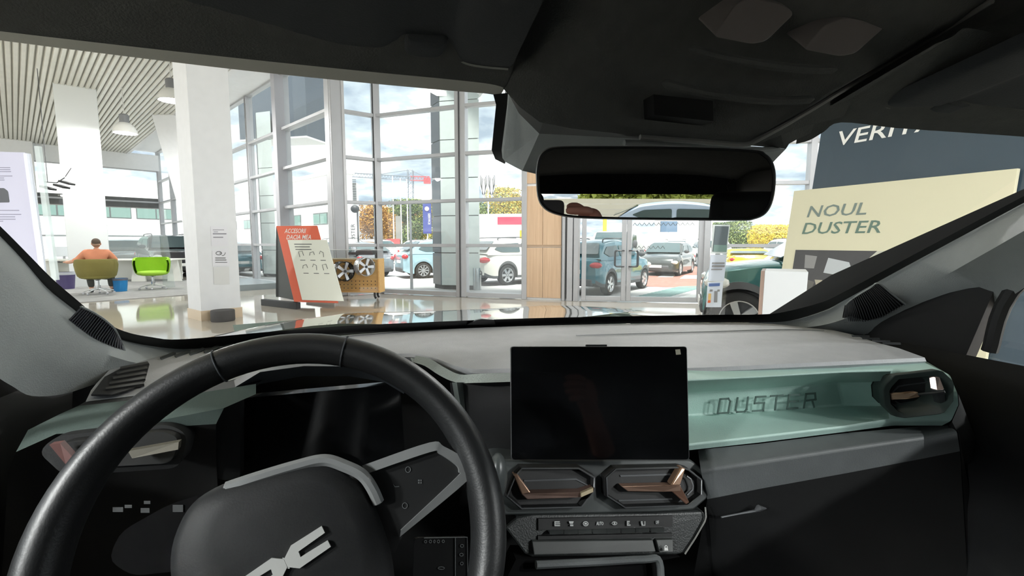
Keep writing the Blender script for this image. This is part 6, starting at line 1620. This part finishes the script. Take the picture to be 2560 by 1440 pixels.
hd_ = MB(); hd_.ball((0, .05, 1.27), (.083, .102, .118)); hd_.ball((0, .155, 1.255), (.016, .02, .028))
for s_ in (-1, 1):
    hd_.ball((s_ * .086, .045, 1.262), (.014, .026, .034)); hd_.ball((s_ * .032, .138, 1.285), (.014, .01, .008))
hd_.box((0, .147, 1.212), (.045, .01, .008))
hd_.build('head', M_skin, man, smooth=70)
hr = MB(); hr.ball((0, .03, 1.305), (.091, .104, .095)); hr.build('hair', mat('hair_brown', (86, 74, 64), .8, bump=.3, bscale=120), man, smooth=70)
hc = MB(); hc.ball((0, -.005, 1.235), (.080, .06, .05)); hc.build('hair_nape', mat('hair_short', (150, 122, 102), .8), man, smooth=70)
M_shirt = mat('shirt_orange', (216, 142, 108), .8, var=.05)
skin_mesh('shirt', [V[i] for i in (0, 1, 2, 3, 5, 6, 9, 10)] + [(-.47, .24, .83), (.29, .24, .82)], [(0, 1), (1, 2), (2, 3), (2, 4), (4, 5), (2, 6), (6, 7), (5, 8), (7, 9)], [.185, (.225, .175), (.215, .15), .085, .115, .085, .115, .085, .07, .07], M_shirt, man)
skin_mesh('trousers', [V[i] for i in (0, 13, 14, 15, 17, 18, 19)], [(0, 1), (1, 2), (2, 3), (0, 4), (4, 5), (5, 6)], [.17, .125, .095, .07, .125, .095, .07], mat('trousers_dark', (66, 68, 64), .85), man)
for s_, ix in ((-1, 8), (1, 12)):
    base = Vector(V[ix]); b = MB(); b.ball(base + Vector((-.02 * (s_ == -1), .05, -.005)), (.04, .05, .018))
    for k in range(4): b.tube([base + Vector((-.03 + .02 * k, .08, 0)), base + Vector((-.034 + .023 * k, .115, -.002)), base + Vector((-.036 + .024 * k, .145 - .008 * abs(k - 1.5), -.016))], [.010, .009, .007], 7)
    b.tube([base + Vector((-s_ * .03, .04, 0)), base + Vector((-s_ * .06, .07, -.008)), base + Vector((-s_ * .065, .10, -.014))], [.011, .010, .008], 7); b.build('hand', M_skin, man, smooth=70)
for V_ in (V[16], V[20]):
    b = MB(); b.ball((V_[0], V_[1] + .02, .045), (.05, .14, .045)); b.build('shoe', M_black, man)

# bins
def bin_(label, u, v, m, r=.17, h=.34, liner=None):
    p = PZ(u, v, .015); root = thing('waste_bin', label, 'bin', (p.x, p.y, .015))
    b = MB(); b.lathe([(0, 0), (r * .8, 0), (r, h), (r * .96, h), (r * .77, .015), (0, .015)], 24); b.build('bucket', m, root)
    b = MB(); b.lathe([(r * 1.005, h * .86), (r * 1.03, h * 1.01), (r * .97, h * 1.02)], 24); b.build('liner_bag', liner or mat('bag_slate', (110, 116, 132), .6), root)
bin_('blue waste bin on the carpet between the chairs', 302, 728, mat('bin_blue', (36, 134, 198), .5))
bin_('purple waste bin left of the seated man', 166, 722, mat('bin_purple', (72, 62, 104), .5), .22, .46, mat('bag_clear', (186, 190, 196), .4))

# far-left price sheet in its acrylic holder
ps = thing('price_board', 'large white price sheet in a clear holder at the far left', 'sign', (-3.4, 3.0, 0), 0, world=True)
yb_ = 3.1
def PPb(u, v, o=0.0): return PY(u, v, yb_ + (u - 60) * -.0009 - o)
b = MB(); b.prism([PPb(-260, 372), PPb(62, 381), PPb(112, 760), PPb(112, 1000), PPb(-260, 1000)], (0, .01, 0)); b.build('sheet', mat('sheet_lilac', (196, 196, 216), .6), ps, smooth=0)
b = MB(); b.tube([PPb(68, 385, .02), PPb(78, 460, .02), PPb(100, 620, .02), PPb(122, 800, .02)], .018, 10); b.build('holder_edge', mat('edge_frost', (222, 226, 238), .15), ps)
b = MB(); b.prism([PPb(85, 365, .0), PPb(97, 365, .0), PPb(142, 700, .0), PPb(128, 700, .0)], (0, .02, 0)); b.build('clear_pole', glass('pole_acrylic', (.9, .95, .95), 1, 1.5, cover=.45), ps, smooth=0)
for (u0, v0_, u1) in ((-60, 418, 25), (-60, 423, 25), (-60, 428, 27), (-60, 439, 30), (-60, 444, 10), (-60, 449, 11), (-60, 525, 47), (-60, 535, 52), (-60, 541, 37), (-60, 547, 38), (-60, 552, 8)):
    b = MB(); b.prism([PPb(u, v, .004) for u, v in rect(u0, v0_, u1, v0_ + 2)], (0, .002, 0)); b.build('print_line', mat('print_slate', (140, 140, 160), .7), ps, smooth=0)
b = MB(); b.prism(rounded([PPb(u, v, .004) for u, v in ((-60, 472), (10, 470), (20, 478), (24, 506), (-60, 508))], .01, 3), (0, .002, 0)); b.build('printed_picture', mat('print_car', (84, 86, 92), .6), ps, smooth=0)

# pendant lamps (the two seen, then unseen ones added for light), with their light
def pendant(p, label, drop):
    root = thing('pendant_lamp', label, 'lamp', p, 0, 'bell pendant lamps under the slatted ceiling')
    b = MB(); b.lathe([(.30, 0), (.29, .06), (.25, .17), (.16, .27), (.10, .30), (.095, .29), (.15, .255), (.24, .15), (.275, .0)], 32); b.build('shade', mat('lamp_white', (224, 224, 220), .35), root)
    b = MB(); b.lathe([(0, .30), (.115, .29), (.12, .50), (.09, .53), (0, .53)], 20); b.build('canister', mat('lamp_grey', (120, 122, 124), .5), root)
    b = MB(); b.tube([(0, 0, .52), (0, 0, drop)], .012, 6); b.build('cord', mat('cord_white', (206, 206, 202), .5), root)
    ld = bpy.data.lights.new('lamp_light', 'POINT'); ld.energy = LAMP_WATTS; ld.shadow_soft_size = .12; ld.color = (1, .985, .97)
    lo = bpy.data.objects.new('lamp_light', ld); COL.objects.link(lo); lo.parent = root; lo.location = (0, 0, .03)
    return root
for u, v, y, lab in ((313, 333, 14.0, 'bell pendant lamp hanging between the two white columns'), (430, 252, 12.2, 'bell pendant lamp half hidden by the near column')):
    p = PY(u, v, y); pendant(p, lab, CEIL + .06 - p.z)
i_ = 0  # unseen lamps, added to brighten the room and the cabin
for (x, y, z, lab) in ((-16, 12, 4.2, 'over the far left desks'), (-10, 5, 4.2, 'left of the car, nearer the corner'), (2.8, 7.6, 4.4, 'over the green SUV'), (7.0, 4.0, 4.2, 'right of the slate stand'),
                    (3.84, -.52, 2.5, 'beside the passenger door'), (4.1, -1.6, 2.5, 'beside the rear passenger door'), (-2.5, -2.2, 2.4, 'beside the rear driver side door'), (-2.3, -1.1, 2.4, 'beside the driver door')):
    p = Vector((x, y, z)); pendant(p, 'added unseen bell lamp ' + lab + ', outside the frame', CEIL + .06 - z)
# track spotlights
tk = thing('track_spots', 'black flat spotlights on a rail arm by the second column', 'lamp', PY(150, 450, 12.5), 0, world=True)
b = MB(); b.tube([PY(112, 455, 12.5), PY(142, 457, 12.5), PY(162, 444, 12.5)], .012, 6); b.tube([PY(163, 442, 12.5), PY(178, 420, 12.6)], .010, 6); b.tube([Vector((PY(119, 455, 12.5).x, 12.5, CEIL)), PY(119, 455, 12.5)], .008, 6); b.build('rail', M_clad, tk)
for (u, v) in ((167, 457), (154, 466), (120, 470)):
    b = MB(); b.box(PY(u, v, 12.5), (.28, .20, .05), Matrix.Rotation(math.radians(16), 3, 'Y')); b.build('spot_head', M_black, tk, bevel=.01)

# the photographer's phone and hand, seen only in the interior mirror
ph = thing('phone', 'dark phone held up behind the lens, caught in the interior mirror', 'phone', (CAM.x + .06, -.016, CAM.z - .038))
b = MB(); b.prism(rounded([Vector((-.085, 0, 0)), Vector((.085, 0, 0)), Vector((.085, 0, .076)), Vector((-.085, 0, .076))], .012, 4), (0, -.008, 0)); b.build('case', mat('phone_black', (28, 26, 34), .35), ph, bevel=.001)
hn = thing('person', 'hand holding up the phone, pinkish fingers caught in the interior mirror', 'person', (CAM.x + .20, -.03, CAM.z - .006))
M_hs = mat('hand_skin', (214, 150, 132), .5, var=.05, scale=40)
arm = smoothpath([(0, .004, .024), (.004, .0, .004), (.012, -.018, -.03), (.03, -.06, -.07), (.07, -.15, -.15), (.09, -.24, -.23)], 5)
b = MB(); b.tube(arm, [.012, .017, .021, .024, .026, .028, .030, .031, .031, .030, .029, .027, .026, .026, .026, .027, .028, .029, .031, .033, .034, .036, .037, .038, .039, .040], 16); b.build('hand_and_arm', M_hs, hn, smooth=80)
for k in range(4):
    z = .022 - k * .019; L_ = (.92, 1.0, .95, .78)[k]
    b = MB(); b.tube(smoothpath([(.004, .008, z * .8), (-.012, .030, z), (-.034 * L_, .034, z * 1.02), (-.058 * L_, .028, z)], 5), [.0095] * 6 + [.0092] * 5 + [.0088, .0085, .008, .007, .004], 10); b.build('finger', M_hs, hn, smooth=80)
b = MB(); b.tube(smoothpath([(.0, -.008, .01), (-.02, -.012, .026), (-.045, -.006, .03)], 5), [.011] * 7 + [.010, .009, .007, .004], 10); b.build('thumb', M_hs, hn, smooth=80)
b = MB(); b.tube(smoothpath([(.066, -.14, -.142), (.09, -.24, -.23), (.06, -.38, -.34), (-.10, -.52, -.28), (-.26, -.60, -.16)], 6), [.042] + [.046] * 8 + [.055] * 8 + [.065] * 8, 16); b.build('sleeve', mat('sleeve_dark', (46, 48, 56), .9), hn, smooth=80)
